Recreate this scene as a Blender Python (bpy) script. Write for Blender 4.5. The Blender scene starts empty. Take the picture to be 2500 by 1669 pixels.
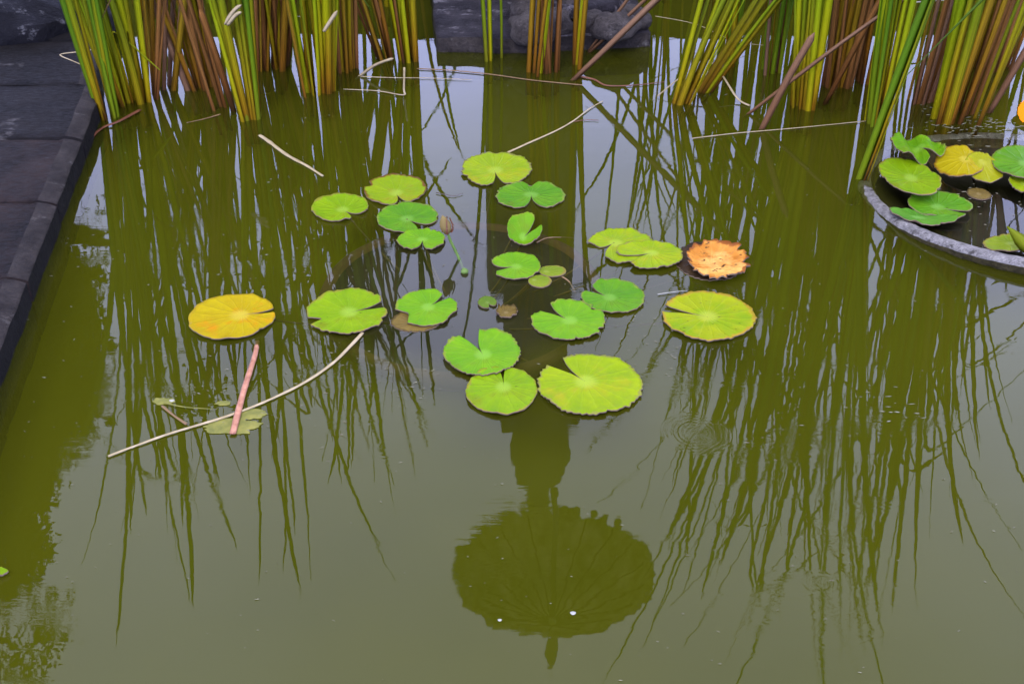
import bpy, math, random
from math import sin, cos, tan, pi, radians, sqrt, atan2, hypot
from mathutils import Vector, noise
random.seed(7)
SC = bpy.context.scene
COL = SC.collection

# ------------------------------------------------------------------ camera
H = 1.40; TILT = 35.0; FPX = 3000.0
cam_d = bpy.data.cameras.new('camera'); cam = bpy.data.objects.new('camera', cam_d); COL.objects.link(cam)
cam.location = (0, 0, H); cam.rotation_euler = (radians(90 - TILT), 0, 0)
cam_d.sensor_width = 36; cam_d.lens = 36 * FPX / 2500; cam_d.clip_start = 0.05; cam_d.clip_end = 400
SC.camera = cam
CT, ST = cos(radians(TILT)), sin(radians(TILT))

# ------------------------------------------------------------------ sky, sun, exposure
SUN_EL, SUN_ROT = 50.0, 200.0
SKY_STRENGTH = 0.15; CLOUD = 32.0
w = bpy.data.worlds.new('World'); SC.world = w; w.use_nodes = True
nt = w.node_tree; nt.nodes.clear()
out = nt.nodes.new('ShaderNodeOutputWorld'); bg = nt.nodes.new('ShaderNodeBackground')
sky = nt.nodes.new('ShaderNodeTexSky'); sky.sky_type = 'NISHITA'; sky.sun_disc = False
sky.sun_elevation = radians(SUN_EL); sky.sun_rotation = radians(SUN_ROT)
sky.air_density = 1.0; sky.dust_density = 2.5; sky.ozone_density = 1.0
tc = nt.nodes.new('ShaderNodeTexCoord'); mp = nt.nodes.new('ShaderNodeMapping'); mp.inputs['Scale'].default_value = (1, 1, 1.6)
cn = nt.nodes.new('ShaderNodeTexNoise'); cn.inputs['Scale'].default_value = 1.7; cn.inputs['Detail'].default_value = 5
cr = nt.nodes.new('ShaderNodeValToRGB'); cr.color_ramp.elements[0].position = .38; cr.color_ramp.elements[1].position = .66
cr.color_ramp.elements[0].color = (.72, .72, .72, 1); cr.color_ramp.elements[1].color = (.95, .95, .95, 1)
mx = nt.nodes.new('ShaderNodeMixRGB')
# overcast: cloud brightest overhead, bluer and dimmer low down
sz = nt.nodes.new('ShaderNodeSeparateXYZ'); nt.links.new(tc.outputs['Generated'], sz.inputs[0])
zr = nt.nodes.new('ShaderNodeValToRGB'); _e3 = zr.color_ramp.elements; _e3.new(.5); _e3.new(.5)
for _k, (_p, _c) in enumerate(((0.0, (.50, .55, .80)), (.38, (.62, .67, 1.18)), (.62, (.60, .62, .88)), (.80, (.62, .62, .70)))): _e3[_k].position = _p; _e3[_k].color = _c + (1,)
nt.links.new(sz.outputs[2], zr.inputs[0])
cl = nt.nodes.new('ShaderNodeVectorMath'); cl.operation = 'SCALE'; nt.links.new(zr.outputs[0], cl.inputs[0]); cl.inputs['Scale'].default_value = CLOUD
nt.links.new(cl.outputs[0], mx.inputs[2])
nt.links.new(tc.outputs['Generated'], mp.inputs[0]); nt.links.new(mp.outputs[0], cn.inputs[0]); nt.links.new(cn.outputs[0], cr.inputs[0])
nt.links.new(cr.outputs[0], mx.inputs[0]); nt.links.new(sky.outputs[0], mx.inputs[1])
nt.links.new(mx.outputs[0], bg.inputs[0]); bg.inputs[1].default_value = SKY_STRENGTH
nt.links.new(bg.outputs[0], out.inputs[0])
sd = bpy.data.lights.new('sun', 'SUN'); sd.energy = 1.3; sd.angle = radians(14); sd.color = (1, .95, .86)
so = bpy.data.objects.new('sun', sd); COL.objects.link(so)
# sun direction: sky rotation measured from +Y clockwise (towards +X)
_a = radians(SUN_ROT); _e = radians(SUN_EL)
so.rotation_euler = Vector((sin(_a) * cos(_e), cos(_a) * cos(_e), sin(_e))).to_track_quat('Z', 'Y').to_euler()
SC.view_settings.view_transform = 'Standard'; SC.view_settings.look = 'None'
SC.view_settings.exposure = 0.14; SC.view_settings.gamma = 1; SC.view_settings.use_curve_mapping = False
SC.render.engine = 'CYCLES'
SC.cycles.max_bounces = 8; SC.cycles.transparent_max_bounces = 12; SC.cycles.glossy_bounces = 3
SC.cycles.use_denoising = True; SC.cycles.caustics_reflective = False; SC.cycles.caustics_refractive = False

# ------------------------------------------------------------------ picture -> place
def ray(u, v):
    x = (u - 1250) / FPX; y = -(v - 834.5) / FPX
    return (x, CT + ST * y, -ST + CT * y)
def G(u, v, z=0.0):
    d = ray(u, v); t = (z - H) / d[2]; return Vector((d[0] * t, d[1] * t, z))
def PV(u, v, Y):
    d = ray(u, v); t = Y / d[1]; return Vector((d[0] * t, Y, H + d[2] * t))
def PR(u, v, Y):            # what the water mirrors at this pixel, at distance Y
    p = PV(u, v, Y); return Vector((p.x, p.y, -p.z))

# ------------------------------------------------------------------ material helpers
def new_mat(name):
    m = bpy.data.materials.new(name); m.use_nodes = True; nt = m.node_tree; nt.nodes.clear(); return m, nt
def N(nt, t, **kw):
    n = nt.nodes.new(t)
    for k, v in kw.items():
        if k in ('op',): n.operation = v
        elif k == 'bt': n.blend_type = v
        elif hasattr(n, k): setattr(n, k, v)
    return n
def L(nt, a, b): nt.links.new(a, b)
def val(nt, op, a, b=None, c=None, clamp=False):
    n = nt.nodes.new('ShaderNodeMath'); n.operation = op; n.use_clamp = clamp
    for i, s in enumerate((a, b, c)):
        if s is None: continue
        if isinstance(s, (int, float)): n.inputs[i].default_value = s
        else: L(nt, s, n.inputs[i])
    return n.outputs[0]
def mix(nt, f, a, b, bt='MIX'):
    n = nt.nodes.new('ShaderNodeMixRGB'); n.blend_type = bt
    for i, s in enumerate((f, a, b)):
        if isinstance(s, (int, float)): n.inputs[i].default_value = s
        elif isinstance(s, tuple): n.inputs[i].default_value = s + (1,) if len(s) == 3 else s
        else: L(nt, s, n.inputs[i])
    return n.outputs[0]
def ramp(nt, f, stops):
    n = nt.nodes.new('ShaderNodeValToRGB'); e = n.color_ramp.elements
    while len(e) < len(stops): e.new(.5)
    for k, (p, c) in enumerate(stops):
        e[k].position = p; e[k].color = (c, c, c, 1) if isinstance(c, (int, float)) else tuple(c) + (1,)
    L(nt, f, n.inputs[0]); return n.outputs[0]
def tex(nt, vec, scale, detail=4, rough=.55, kind='noise'):
    n = nt.nodes.new('ShaderNodeTexNoise' if kind == 'noise' else 'ShaderNodeTexVoronoi')
    n.inputs['Scale'].default_value = scale
    if kind == 'noise': n.inputs['Detail'].default_value = detail; n.inputs['Roughness'].default_value = rough
    if vec is not None: L(nt, vec, n.inputs['Vector'])
    return n.outputs[0]
def mapping(nt, vec, scale=(1, 1, 1), rot=(0, 0, 0), loc=(0, 0, 0)):
    n = nt.nodes.new('ShaderNodeMapping'); L(nt, vec, n.inputs[0])
    n.inputs['Scale'].default_value = scale; n.inputs['Rotation'].default_value = rot; n.inputs['Location'].default_value = loc
    return n.outputs[0]
def coords(nt, which='Object'): return nt.nodes.new('ShaderNodeTexCoord').outputs[which]
def geo_pos(nt): return nt.nodes.new('ShaderNodeNewGeometry').outputs['Position']
def bump(nt, h, strength=.5, dist=.01):
    b = nt.nodes.new('ShaderNodeBump'); b.inputs['Strength'].default_value = strength; b.inputs['Distance'].default_value = dist
    L(nt, h, b.inputs['Height']); return b.outputs[0]
def finish(nt, col, rough=.6, nrm=None, transl=0.0, tcol=None, spec=.5):
    p = nt.nodes.new('ShaderNodeBsdfPrincipled'); o = nt.nodes.new('ShaderNodeOutputMaterial')
    if isinstance(col, tuple): p.inputs['Base Color'].default_value = col + (1,)
    else: L(nt, col, p.inputs['Base Color'])
    if isinstance(rough, (int, float)): p.inputs['Roughness'].default_value = rough
    else: L(nt, rough, p.inputs['Roughness'])
    p.inputs['Specular IOR Level'].default_value = spec
    if nrm is not None: L(nt, nrm, p.inputs['Normal'])
    if transl:
        t = nt.nodes.new('ShaderNodeBsdfTranslucent'); m = nt.nodes.new('ShaderNodeMixShader'); m.inputs[0].default_value = transl
        if tcol is None: tcol = col
        if isinstance(tcol, tuple): t.inputs[0].default_value = tcol + (1,)
        else: L(nt, tcol, t.inputs[0])
        L(nt, p.outputs[0], m.inputs[1]); L(nt, t.outputs[0], m.inputs[2]); L(nt, m.outputs[0], o.inputs[0])
    else: L(nt, p.outputs[0], o.inputs[0])
    return p

# --- water: mirror by Fresnel over thin murk one can partly see through
def water_mat():
    m, nt = new_mat('pond_water'); pos = geo_pos(nt)
    n1 = tex(nt, mapping(nt, pos, (1.0, 2.2, 1)), 5.0, 2)
    n2 = tex(nt, mapping(nt, pos, (6, 34, 1)), 3.2, 3)
    # where small insects and weeds stir the surface
    msk = ramp(nt, tex(nt, mapping(nt, pos, (1, 2.0, 1), loc=(3.1, 1.7, 0)), 3.2, 3), [(.50, 0.0), (.66, 1.0)])
    h = val(nt, 'MULTIPLY', n1, .10)
    h = val(nt, 'ADD', h, val(nt, 'MULTIPLY', val(nt, 'MULTIPLY', n2, .055), val(nt, 'ADD', val(nt, 'MULTIPLY', msk, .9), .07)))
    # ring ripple
    for (cx, cy, R, k, amp) in RINGS:
        d = val(nt, 'MULTIPLY', 1, 1)
        vm = nt.nodes.new('ShaderNodeVectorMath'); vm.operation = 'DISTANCE'; L(nt, pos, vm.inputs[0]); vm.inputs[1].default_value = (cx, cy, 0)
        dist = vm.outputs['Value']
        env = ramp(nt, val(nt, 'DIVIDE', dist, R), [(0.0, 0.2), (.22, 1.0), (.5, .6), (.9, .25), (1.0, 0.0)])
        wv = val(nt, 'SINE', val(nt, 'MULTIPLY', dist, k))
        h = val(nt, 'ADD', h, val(nt, 'MULTIPLY', val(nt, 'MULTIPLY', wv, env), amp))
    nrm = bump(nt, h, 1.0, .0022)
    gl = nt.nodes.new('ShaderNodeBsdfGlossy'); gl.inputs['Roughness'].default_value = 0.004; L(nt, nrm, gl.inputs['Normal'])
    gl.inputs[0].default_value = (1, 1, 1, 1)
    df = nt.nodes.new('ShaderNodeBsdfDiffuse')
    c = mix(nt, ramp(nt, tex(nt, mapping(nt, pos, (1, 1, 1)), 1.6, 3), [(.3, 0.0), (.7, 1.0)]), (.036, .039, .0025), (.047, .049, .003))
    L(nt, c, df.inputs[0])
    tr = nt.nodes.new('ShaderNodeBsdfTransparent'); tr.inputs[0].default_value = (.97, 1, .88, 1)
    m1 = nt.nodes.new('ShaderNodeMixShader'); murk = None
    for (cx, cy, R, f) in CLEAR:          # settled, clearer water held inside the two vessels
        vm = nt.nodes.new('ShaderNodeVectorMath'); vm.operation = 'DISTANCE'; L(nt, pos, vm.inputs[0]); vm.inputs[1].default_value = (cx, cy, 0)
        g = ramp(nt, val(nt, 'DIVIDE', vm.outputs['Value'], R), [(.80, f), (1.0, 1.0)])
        murk = g if murk is None else val(nt, 'MULTIPLY', murk, g)
    L(nt, val(nt, 'MULTIPLY', murk, .50), m1.inputs[0])
    L(nt, tr.outputs[0], m1.inputs[1]); L(nt, df.outputs[0], m1.inputs[2])
    fr = nt.nodes.new('ShaderNodeFresnel'); fr.inputs[0].default_value = 1.33; L(nt, nrm, fr.inputs['Normal'])
    m2 = nt.nodes.new('ShaderNodeMixShader'); L(nt, fr.outputs[0], m2.inputs[0]); L(nt, m1.outputs[0], m2.inputs[1]); L(nt, gl.outputs[0], m2.inputs[2])
    o = nt.nodes.new('ShaderNodeOutputMaterial'); L(nt, m2.outputs[0], o.inputs[0]); return m
_r = G(1700, 1056); _r2 = G(2000, 1420)
c1 = G(1128, 700, -.02); c2 = G(2522, 452, .02)
CLEAR = [(c1.x, c1.y, .33, .48), (c2.x, c2.y, .40, .05)]
RINGS = [(_r.x, _r.y, .065, 760, .018), (_r2.x, _r2.y, .030, 720, .012)]

def simple(name, c1, c2, scale=12, rough=.7, bs=.3, bd=.004, stretch=(1, 1, 1), spec=.4, transl=0):
    m, nt = new_mat(name); o = mapping(nt, coords(nt), stretch)
    n = tex(nt, o, scale, 6, .6); c = mix(nt, ramp(nt, n, [(.3, 0.0), (.7, 1.0)]), c1, c2)
    finish(nt, c, rough, bump(nt, n, bs, bd), transl=transl, spec=spec); return m

def stone_mat(name, c1, c2, c3, scale=9, patch=.62, rough=.5, spec=.07):
    m, nt = new_mat(name); o = geo_pos(nt)
    n = tex(nt, o, scale, 8, .65); n2 = tex(nt, mapping(nt, o, (1, 2.6, 1)), scale * 5, 7, .75); n3 = tex(nt, mapping(nt, o, (1, 1.5, 1), loc=(5, 2, 1)), scale * .9, 7, .72)
    c = mix(nt, ramp(nt, n, [(.32, 0.0), (.68, 1.0)]), c1, c2)
    c = mix(nt, ramp(nt, n2, [(.35, .35), (.65, 1.0)]), (0.012, .012, .016), c)
    c = mix(nt, ramp(nt, n3, [(patch, 0.0), (patch + .1, .75)]), c, c3)
    hgt = val(nt, 'ADD', val(nt, 'MULTIPLY', n, 1.2), n2)
    finish(nt, c, ramp(nt, n2, [(.3, rough - .18), (.7, rough + .2)]), bump(nt, hgt, 1.0, .014), spec=spec); return m

# --- reed blade: real colour change along its length (UV x across, UV y = metres from the water)
def blade_mat(name, stops, var=.25, rough=.45, transl=.35):
    m, nt = new_mat(name); uv = coords(nt, 'UV'); sx = nt.nodes.new('ShaderNodeSeparateXYZ'); L(nt, uv, sx.inputs[0])
    oi = nt.nodes.new('ShaderNodeObjectInfo')
    yy = val(nt, 'ADD', sx.outputs[1], val(nt, 'MULTIPLY', val(nt, 'SUBTRACT', oi.outputs['Random'], .5), .22))
    yy = val(nt, 'ADD', yy, val(nt, 'MULTIPLY', val(nt, 'SUBTRACT', tex(nt, mapping(nt, uv, (6, 4, 1)), 1, 3), .5), .25))
    c = ramp(nt, yy, stops)
    st = tex(nt, mapping(nt, uv, (16, 2.2, 1)), 1.0, 4, .7)
    c = mix(nt, ramp(nt, st, [(.40, min(1, var * 2.6)), (.66, 0.0)]), c, (.060, .040, .008))
    blot = tex(nt, mapping(nt, uv, (2.5, 14, 1)), 1.4, 5, .7)
    c = mix(nt, ramp(nt, blot, [(.60, 0.0), (.72, var * 1.6)]), c, (.16, .07, .02))
    h = val(nt, 'SINE', val(nt, 'MULTIPLY', sx.outputs[0], 60))
    finish(nt, c, rough, bump(nt, val(nt, 'ADD', h, val(nt, 'MULTIPLY', st, 3)), .5, .001), transl=transl, spec=.14); return m

# --- lily pad: UV x = turn round the petiole, UV y = 0 centre .. 1 edge
def pad_mat(name, c1, c2, edge, ew=.12, c3=None, vein=.25, spots=0.0, patch=None, patchw=.55):
    m, nt = new_mat(name); uv = coords(nt, 'UV'); sx = nt.nodes.new('ShaderNodeSeparateXYZ'); L(nt, uv, sx.inputs[0]); ob = coords(nt, 'Object')
    u, v = sx.outputs[0], sx.outputs[1]
    n = tex(nt, ob, 14, 4); fine = tex(nt, ob, 90, 4, .65)
    c = mix(nt, ramp(nt, n, [(.35, 0.0), (.65, 1.0)]), c1, c2)
    c = mix(nt, val(nt, 'MULTIPLY', ramp(nt, fine, [(.35, 1.0), (.6, 0.0)]), .22), c, tuple(x * .55 for x in c1))
    if patch: c = mix(nt, ramp(nt, tex(nt, mapping(nt, ob, (1, 1, 1), loc=(.3, .7, 0)), 11, 4, .6), [(patchw, 0.0), (patchw + .12, .9)]), c, patch)
    lines = val(nt, 'POWER', val(nt, 'ABSOLUTE', val(nt, 'SINE', val(nt, 'MULTIPLY', val(nt, 'ADD', val(nt, 'ADD', u, nt.nodes.new('ShaderNodeObjectInfo').outputs['Random']), val(nt, 'MULTIPLY', tex(nt, ob, 25, 3), .03)), pi * 17))), 22)
    vis = ramp(nt, v, [(0.0, .9), (.7, .55), (1.0, .0)])
    c = mix(nt, val(nt, 'MULTIPLY', val(nt, 'MULTIPLY', lines, vis), vein * .55), c, tuple(min(1, x * 1.6 + .03) for x in c2))
    cen = ramp(nt, v, [(0.0, 1.0), (.10, .75), (.2, 0.0)])
    c = mix(nt, val(nt, 'MULTIPLY', cen, .5), c, c3 or tuple(min(1, x * 1.3 + .05) for x in c2))
    en = val(nt, 'ADD', v, val(nt, 'MULTIPLY', val(nt, 'SUBTRACT', tex(nt, ob, 38, 5, .7), .5), .5))
    c = mix(nt, ramp(nt, en, [(1 - ew, 0.0), (1 - ew * .35, .95)]), c, edge)
    if spots:
        sp = tex(nt, mapping(nt, ob, (1, 2.2, 1)), 62, 2)
        c = mix(nt, ramp(nt, sp, [(.70 - spots, 0.0), (.73 - spots, .95)]), c, (.035, .018, .008))
    hh = val(nt, 'ADD', val(nt, 'MULTIPLY', lines, .8), val(nt, 'MULTIPLY', fine, .9))
    finish(nt, c, ramp(nt, fine, [(.3, .36), (.7, .62)]), bump(nt, hh, .55, .0016), transl=.10, spec=.10); return m

M = {}
M['water'] = water_mat()
M['bed'] = simple('algae_silt', (.072, .078, .0025), (.090, .094, .003), 2.2, 1.0, .1, .002, spec=0)
M['slate'] = stone_mat('slate', (.004, .0035, .0036), (.019, .0160, .0165), (.13, .12, .125), 9, .585, .6)
M['slate_lip'] = stone_mat('slate_pale_edge', (.024, .020, .020), (.085, .072, .070), (.18, .17, .17), 14, .6, .7)  # paler grey for the bevelled lip and the island slab sides
M['slate_violet'] = stone_mat('slate_violet', (.006, .0045, .0045), (.046, .031, .029), (.09, .077, .078), 9, .61, .6)
M['wet'] = stone_mat('wet_black_stone', (.006, .006, .007), (.016, .015, .017), (.03, .03, .03), 14, .7, .5)
M['rock'] = stone_mat('dark_boulder', (.004, .004, .007), (.014, .014, .021), (.20, .20, .23), 12, .56, .5)
M['carved'] = stone_mat('weathered_carved_stone', (.06, .05, .05), (.17, .15, .15), (.32, .29, .29), 22, .62, .7)
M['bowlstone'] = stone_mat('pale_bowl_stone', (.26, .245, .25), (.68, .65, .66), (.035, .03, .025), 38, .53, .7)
M['bowlside'] = stone_mat('brown_bowl_side', (.04, .035, .015), (.13, .11, .05), (.22, .19, .12), 20, .6, .7)  # darker brown tone for the bowl walls below the pale rim
M['clay'] = simple('sunken_clay', (.045, .026, .008), (.085, .045, .014), 14, .9, .4, .004)
M['mud'] = simple('dark_pot_mud', (.006, .005, .004), (.016, .011, .007), 16, .9, .4, .006)
M['soil'] = simple('soil', (.05, .04, .025), (.10, .08, .05), 3, .95, .5, .02)
M['grass'] = simple('grass', (.035, .06, .015), (.07, .10, .03), 5, .9, .6, .03)
M['paving'] = stone_mat('paving', (.07, .068, .075), (.13, .125, .13), (.2, .2, .2), 4, .68, .6)
GREEN = [(0, (.14, .045, .004)), (.07, (.46, .23, .005)), (.20, (.52, .42, .006)), (.38, (.32, .40, .008)), (.6, (.15, .32, .012)), (1, (.09, .22, .02))]
LIME = [(0, (.30, .13, .006)), (.08, (.50, .38, .006)), (.2, (.50, .50, .006)), (.45, (.31, .46, .008)), (.8, (.15, .32, .014)), (1, (.10, .24, .02))]
DEEP = [(0, (.26, .26, .012)), (.14, (.22, .33, .008)), (.4, (.12, .26, .010)), (1, (.07, .18, .015))]
BROWN = [(0, (.05, .012, .004)), (.05, (.19, .05, .010)), (.25, (.44, .18, .050)), (.6, (.34, .16, .05)), (1, (.24, .15, .05))]
OCHRE = [(0, (.12, .03, .005)), (.08, (.42, .16, .008)), (.3, (.50, .31, .010)), (.6, (.30, .25, .02)), (1, (.18, .18, .03))]
TAN = [(0, (.26, .12, .065)), (.3, (.34, .19, .12)), (1, (.32, .22, .14))]
M['green'] = blade_mat('reed_green', GREEN); M['lime'] = blade_mat('reed_lime', LIME, .12); M['deep'] = blade_mat('reed_deep_green', DEEP, .12)
M['brown'] = blade_mat('reed_brown', BROWN, .3, .6, .2); M['ochre'] = blade_mat('reed_ochre', OCHRE, .3, .5, .25)
M['tan'] = blade_mat('reed_dead_pale', TAN, .2, .6, .2)
M['straw'] = simple('pale_straw', (.27, .21, .11), (.44, .36, .23), 30, .6, .3, .001, transl=.15)
M['straw_dark'] = simple('wet_brown_straw', (.10, .055, .022), (.18, .11, .05), 30, .5, .3, .001)
M['pink'] = simple('salmon_stem', (.22, .085, .05), (.42, .20, .13), 90, .5, .3, .001)
M['twig'] = simple('dark_twig', (.03, .022, .02), (.07, .05, .04), 30, .6, .3, .001)
M['redstem'] = simple('red_brown_stem', (.07, .022, .014), (.17, .06, .028), 20, .5, .2, .001)
M['debris'] = simple('floating_flecks', (.08, .075, .04), (.20, .19, .14), 60, .6, .1, .001)
M['petal'] = simple('white_petal', (.22, .22, .19), (.30, .30, .27), 40, .5, .1, .001)
M['algae'] = simple('floating_algae', (.08, .09, .015), (.18, .17, .03), 40, .8, .6, .003)
M['leaf_tree'] = simple('tree_leaf', (.018, .028, .006), (.035, .05, .012), 3, .8, .1, .001, spec=.1)
M['bark'] = simple('bark', (.06, .045, .03), (.13, .10, .07), 12, .9, .8, .01, (1, 1, .2))
M['cloth'] = simple('parasol_cloth', (.16, .14, .07), (.80, .72, .48), 10, .9, .2, .002, transl=.62, spec=.05)
M['fringe_leaf'] = simple('brown_rim', (.07, .045, .03), (.16, .11, .08), 60, .7, .3, .001)
M['petiole'] = simple('underwater_stem', (.05, .045, .012), (.10, .06, .02), 20, .8, .1, .001)
M['metal'] = simple('dark_metal', (.03, .03, .03), (.06, .055, .05), 20, .5, .1, .001)

# ------------------------------------------------------------------ object helpers
def link(name, verts, faces, mat, parent=None, smooth=True, uvs=None, mats=None, fm=None, origin=None):
    me = bpy.data.meshes.new(name)
    if origin is not None: verts = [(v[0] - origin[0], v[1] - origin[1], v[2] - origin[2]) for v in verts]
    me.from_pydata([tuple(v) for v in verts], [], faces)
    for mm in (mats or [mat]): me.materials.append(mm)
    if uvs:
        ul = me.uv_layers.new(name='uv')
        for l in me.loops: ul.data[l.index].uv = uvs[l.vertex_index]
    if fm: me.polygons.foreach_set('material_index', fm)
    if smooth: me.polygons.foreach_set('use_smooth', [True] * len(me.polygons))
    me.update()
    o = bpy.data.objects.new(name, me); COL.objects.link(o)
    if origin is not None: o.location = origin
    if parent is not None:
        o.parent = parent
        o.location = Vector(origin if origin is not None else (0, 0, 0)) - parent.location
    return o
def thing(name, label, cat, loc=(0, 0, 0), group=None):
    o = bpy.data.objects.new(name, None); COL.objects.link(o); o.location = loc; o.empty_display_size = .05
    o['label'] = label; o['category'] = cat
    if group: o['group'] = group
    return o
def tag(o, label=None, cat=None, group=None, kind=None):
    if label: o['label'] = label
    if cat: o['category'] = cat
    if group: o['group'] = group
    if kind: o['kind'] = kind
    return o
def grid_plane(name, x0, x1, y0, y1, z, mat, nx=1, ny=1):
    vs = [(x0 + (x1 - x0) * i / nx, y0 + (y1 - y0) * j / ny, z) for j in range(ny + 1) for i in range(nx + 1)]
    fs = [(j * (nx + 1) + i, j * (nx + 1) + i + 1, (j + 1) * (nx + 1) + i + 1, (j + 1) * (nx + 1) + i) for j in range(ny) for i in range(nx)]
    return link(name, vs, fs, mat, smooth=False)
def lathe(name, prof, mat, c, parent=None, n=64, wob=0.0, seed=0, mats=None, pm=None, sq=0):
    vs, fs, fm = [], [], []
    for k, (r, z) in enumerate(prof):
        for i in range(n):
            a = 2 * pi * i / n
            rr = r * (1 + wob * noise.noise(Vector((cos(a) * 2 + seed, sin(a) * 2, z * 9 + seed)))) + (.004 * noise.noise(Vector((cos(a) * 22, sin(a) * 22, z * 60))) if n > 200 else 0)
            if sq: rr *= 1 / max(abs(cos(a)), abs(sin(a))) ** sq
            vs.append((c[0] + rr * cos(a), c[1] + rr * sin(a), c[2] + z))
    for k in range(len(prof) - 1):
        for i in range(n):
            j = (i + 1) % n
            fs.append((k * n + i, k * n + j, (k + 1) * n + j, (k + 1) * n + i)); fm.append(pm[k] if pm else 0)
    return link(name, vs, fs, mat, parent, mats=mats, fm=fm if pm else None, origin=c)
def tube(name, pts, r, mat, parent=None, n=6, flat=1.0, taper=(1, 1), jit=0.0, label=None, cat=None, group=None):
    """tapered tube through points; flat<1 squashes it in z"""
    pts = [Vector(p) for p in pts]; P = []
    for i in range(len(pts) - 1):                      # smooth subdivide
        a = pts[max(i - 1, 0)]; b = pts[i]; c = pts[i + 1]; d = pts[min(i + 2, len(pts) - 1)]
        for k in range(5):
            t = k / 5; P.append(.5 * ((2 * b) + (c - a) * t + (2 * a - 5 * b + 4 * c - d) * t * t + (3 * b - a - 3 * c + d) * t ** 3))
    P.append(pts[-1]); m = len(P); vs, fs = [], []
    for i, p in enumerate(P):
        t = (P[min(i + 1, m - 1)] - P[max(i - 1, 0)]).normalized()
        s = t.cross(Vector((0, 0, 1)))
        if s.length < .05: s = t.cross(Vector((0, 1, 0)))
        s.normalize(); q = s.cross(t).normalized()
        f = i / (m - 1); rr = r * (taper[0] + (taper[1] - taper[0]) * f) * (1 + jit * noise.noise(p * 40))
        if jit: p = p + s * jit * .4 * r * noise.noise(p * 22 + Vector((3, 1, 0)))
        for k in range(n):
            a = 2 * pi * k / n; vs.append(p + s * rr * cos(a) + q * rr * flat * sin(a))
    for i in range(m - 1):
        for k in range(n): fs.append((i * n + k, i * n + (k + 1) % n, (i + 1) * n + (k + 1) % n, (i + 1) * n + k))
    fs.append(tuple(range(n))[::-1]); fs.append(tuple(range((m - 1) * n, m * n)))
    o = link(name, vs, fs, mat, parent, origin=tuple(pts[0]) if parent is None else tuple(pts[0]))
    if label: tag(o, label, cat, group)
    return o

# ------------------------------------------------------------------ setting
PX0, PX1, PY0, PY1 = -3.4, 4.2, 0.35, 4.7
tag(grid_plane('pond_water', PX0, PX1, PY0, PY1, 0.0, M['water']), kind='structure')
tag(grid_plane('pond_bed', PX0, PX1, PY0, PY1, -0.085, M['bed']), kind='structure')
# ground: one frame-shaped sheet round the pond, out to the horizon, with pond walls
def ground():
    B = 150; xs = [-B, PX0, PX1, B]; ys = [-B, PY0, PY1, B]; z = .05
    vs = [(x, y, z) for y in ys for x in xs]; fs = []
    for j in range(3):
        for i in range(3):
            if i == 1 and j == 1: continue
            fs.append((j * 4 + i, j * 4 + i + 1, (j + 1) * 4 + i + 1, (j + 1) * 4 + i))
    b = len(vs)
    for (i, j) in ((5, 6), (6, 10), (10, 9), (9, 5)):
        a, c = vs[i], vs[j]; k = len(vs); vs.extend([(a[0], a[1], -.2), (c[0], c[1], -.2)]); fs.append((i, k, k + 1, j))
    return tag(link('ground', vs, fs, M['grass'], smooth=False), kind='structure')
ground()
# back wall of the pond, low and dark
def block(name, x0, x1, y0, y1, z0, z1, mat, parent=None, bev=.01, jit=.0, seed=0):
    import bmesh
    bm = bmesh.new(); vs = [bm.verts.new((x, y, z)) for z in (z0, z1) for (x, y) in ((x0, y0), (x1, y0), (x1, y1), (x0, y1))]
    for f in ((0, 3, 2, 1), (4, 5, 6, 7), (0, 1, 5, 4), (1, 2, 6, 5), (2, 3, 7, 6), (3, 0, 4, 7)): bm.faces.new([vs[i] for i in f])
    rnd = random.Random(seed)
    if jit:
        for v in bm.verts: v.co += Vector((rnd.uniform(-jit, jit), rnd.uniform(-jit, jit), rnd.uniform(-jit, jit)))
    if bev: bmesh.ops.bevel(bm, geom=bm.edges[:], offset=bev, segments=2, affect='EDGES')
    c = Vector(((x0 + x1) / 2, (y0 + y1) / 2, z0))
    for v in bm.verts: v.co -= c
    me = bpy.data.meshes.new(name); bm.to_mesh(me); bm.free(); me.materials.append(mat)
    o = bpy.data.objects.new(name, me); COL.objects.link(o); o.location = c
    if parent: o.parent = parent; o.location = c - parent.location
    return o
wall = thing('low_pond_wall', 'low dark stone wall closing the far side of the pond', 'wall', (0, PY1, 0))
x = PX0; k = 0
while x < PX1:
    wd = .42 + .2 * random.random(); x2 = min(x + wd, PX1)
    block('stone', x + .004, x2 - .004, PY1 - .12, PY1 + .18, -.15, .36 + .02 * random.random(), M['wet'], wall, .012, .004, k); x = x2; k += 1

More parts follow.
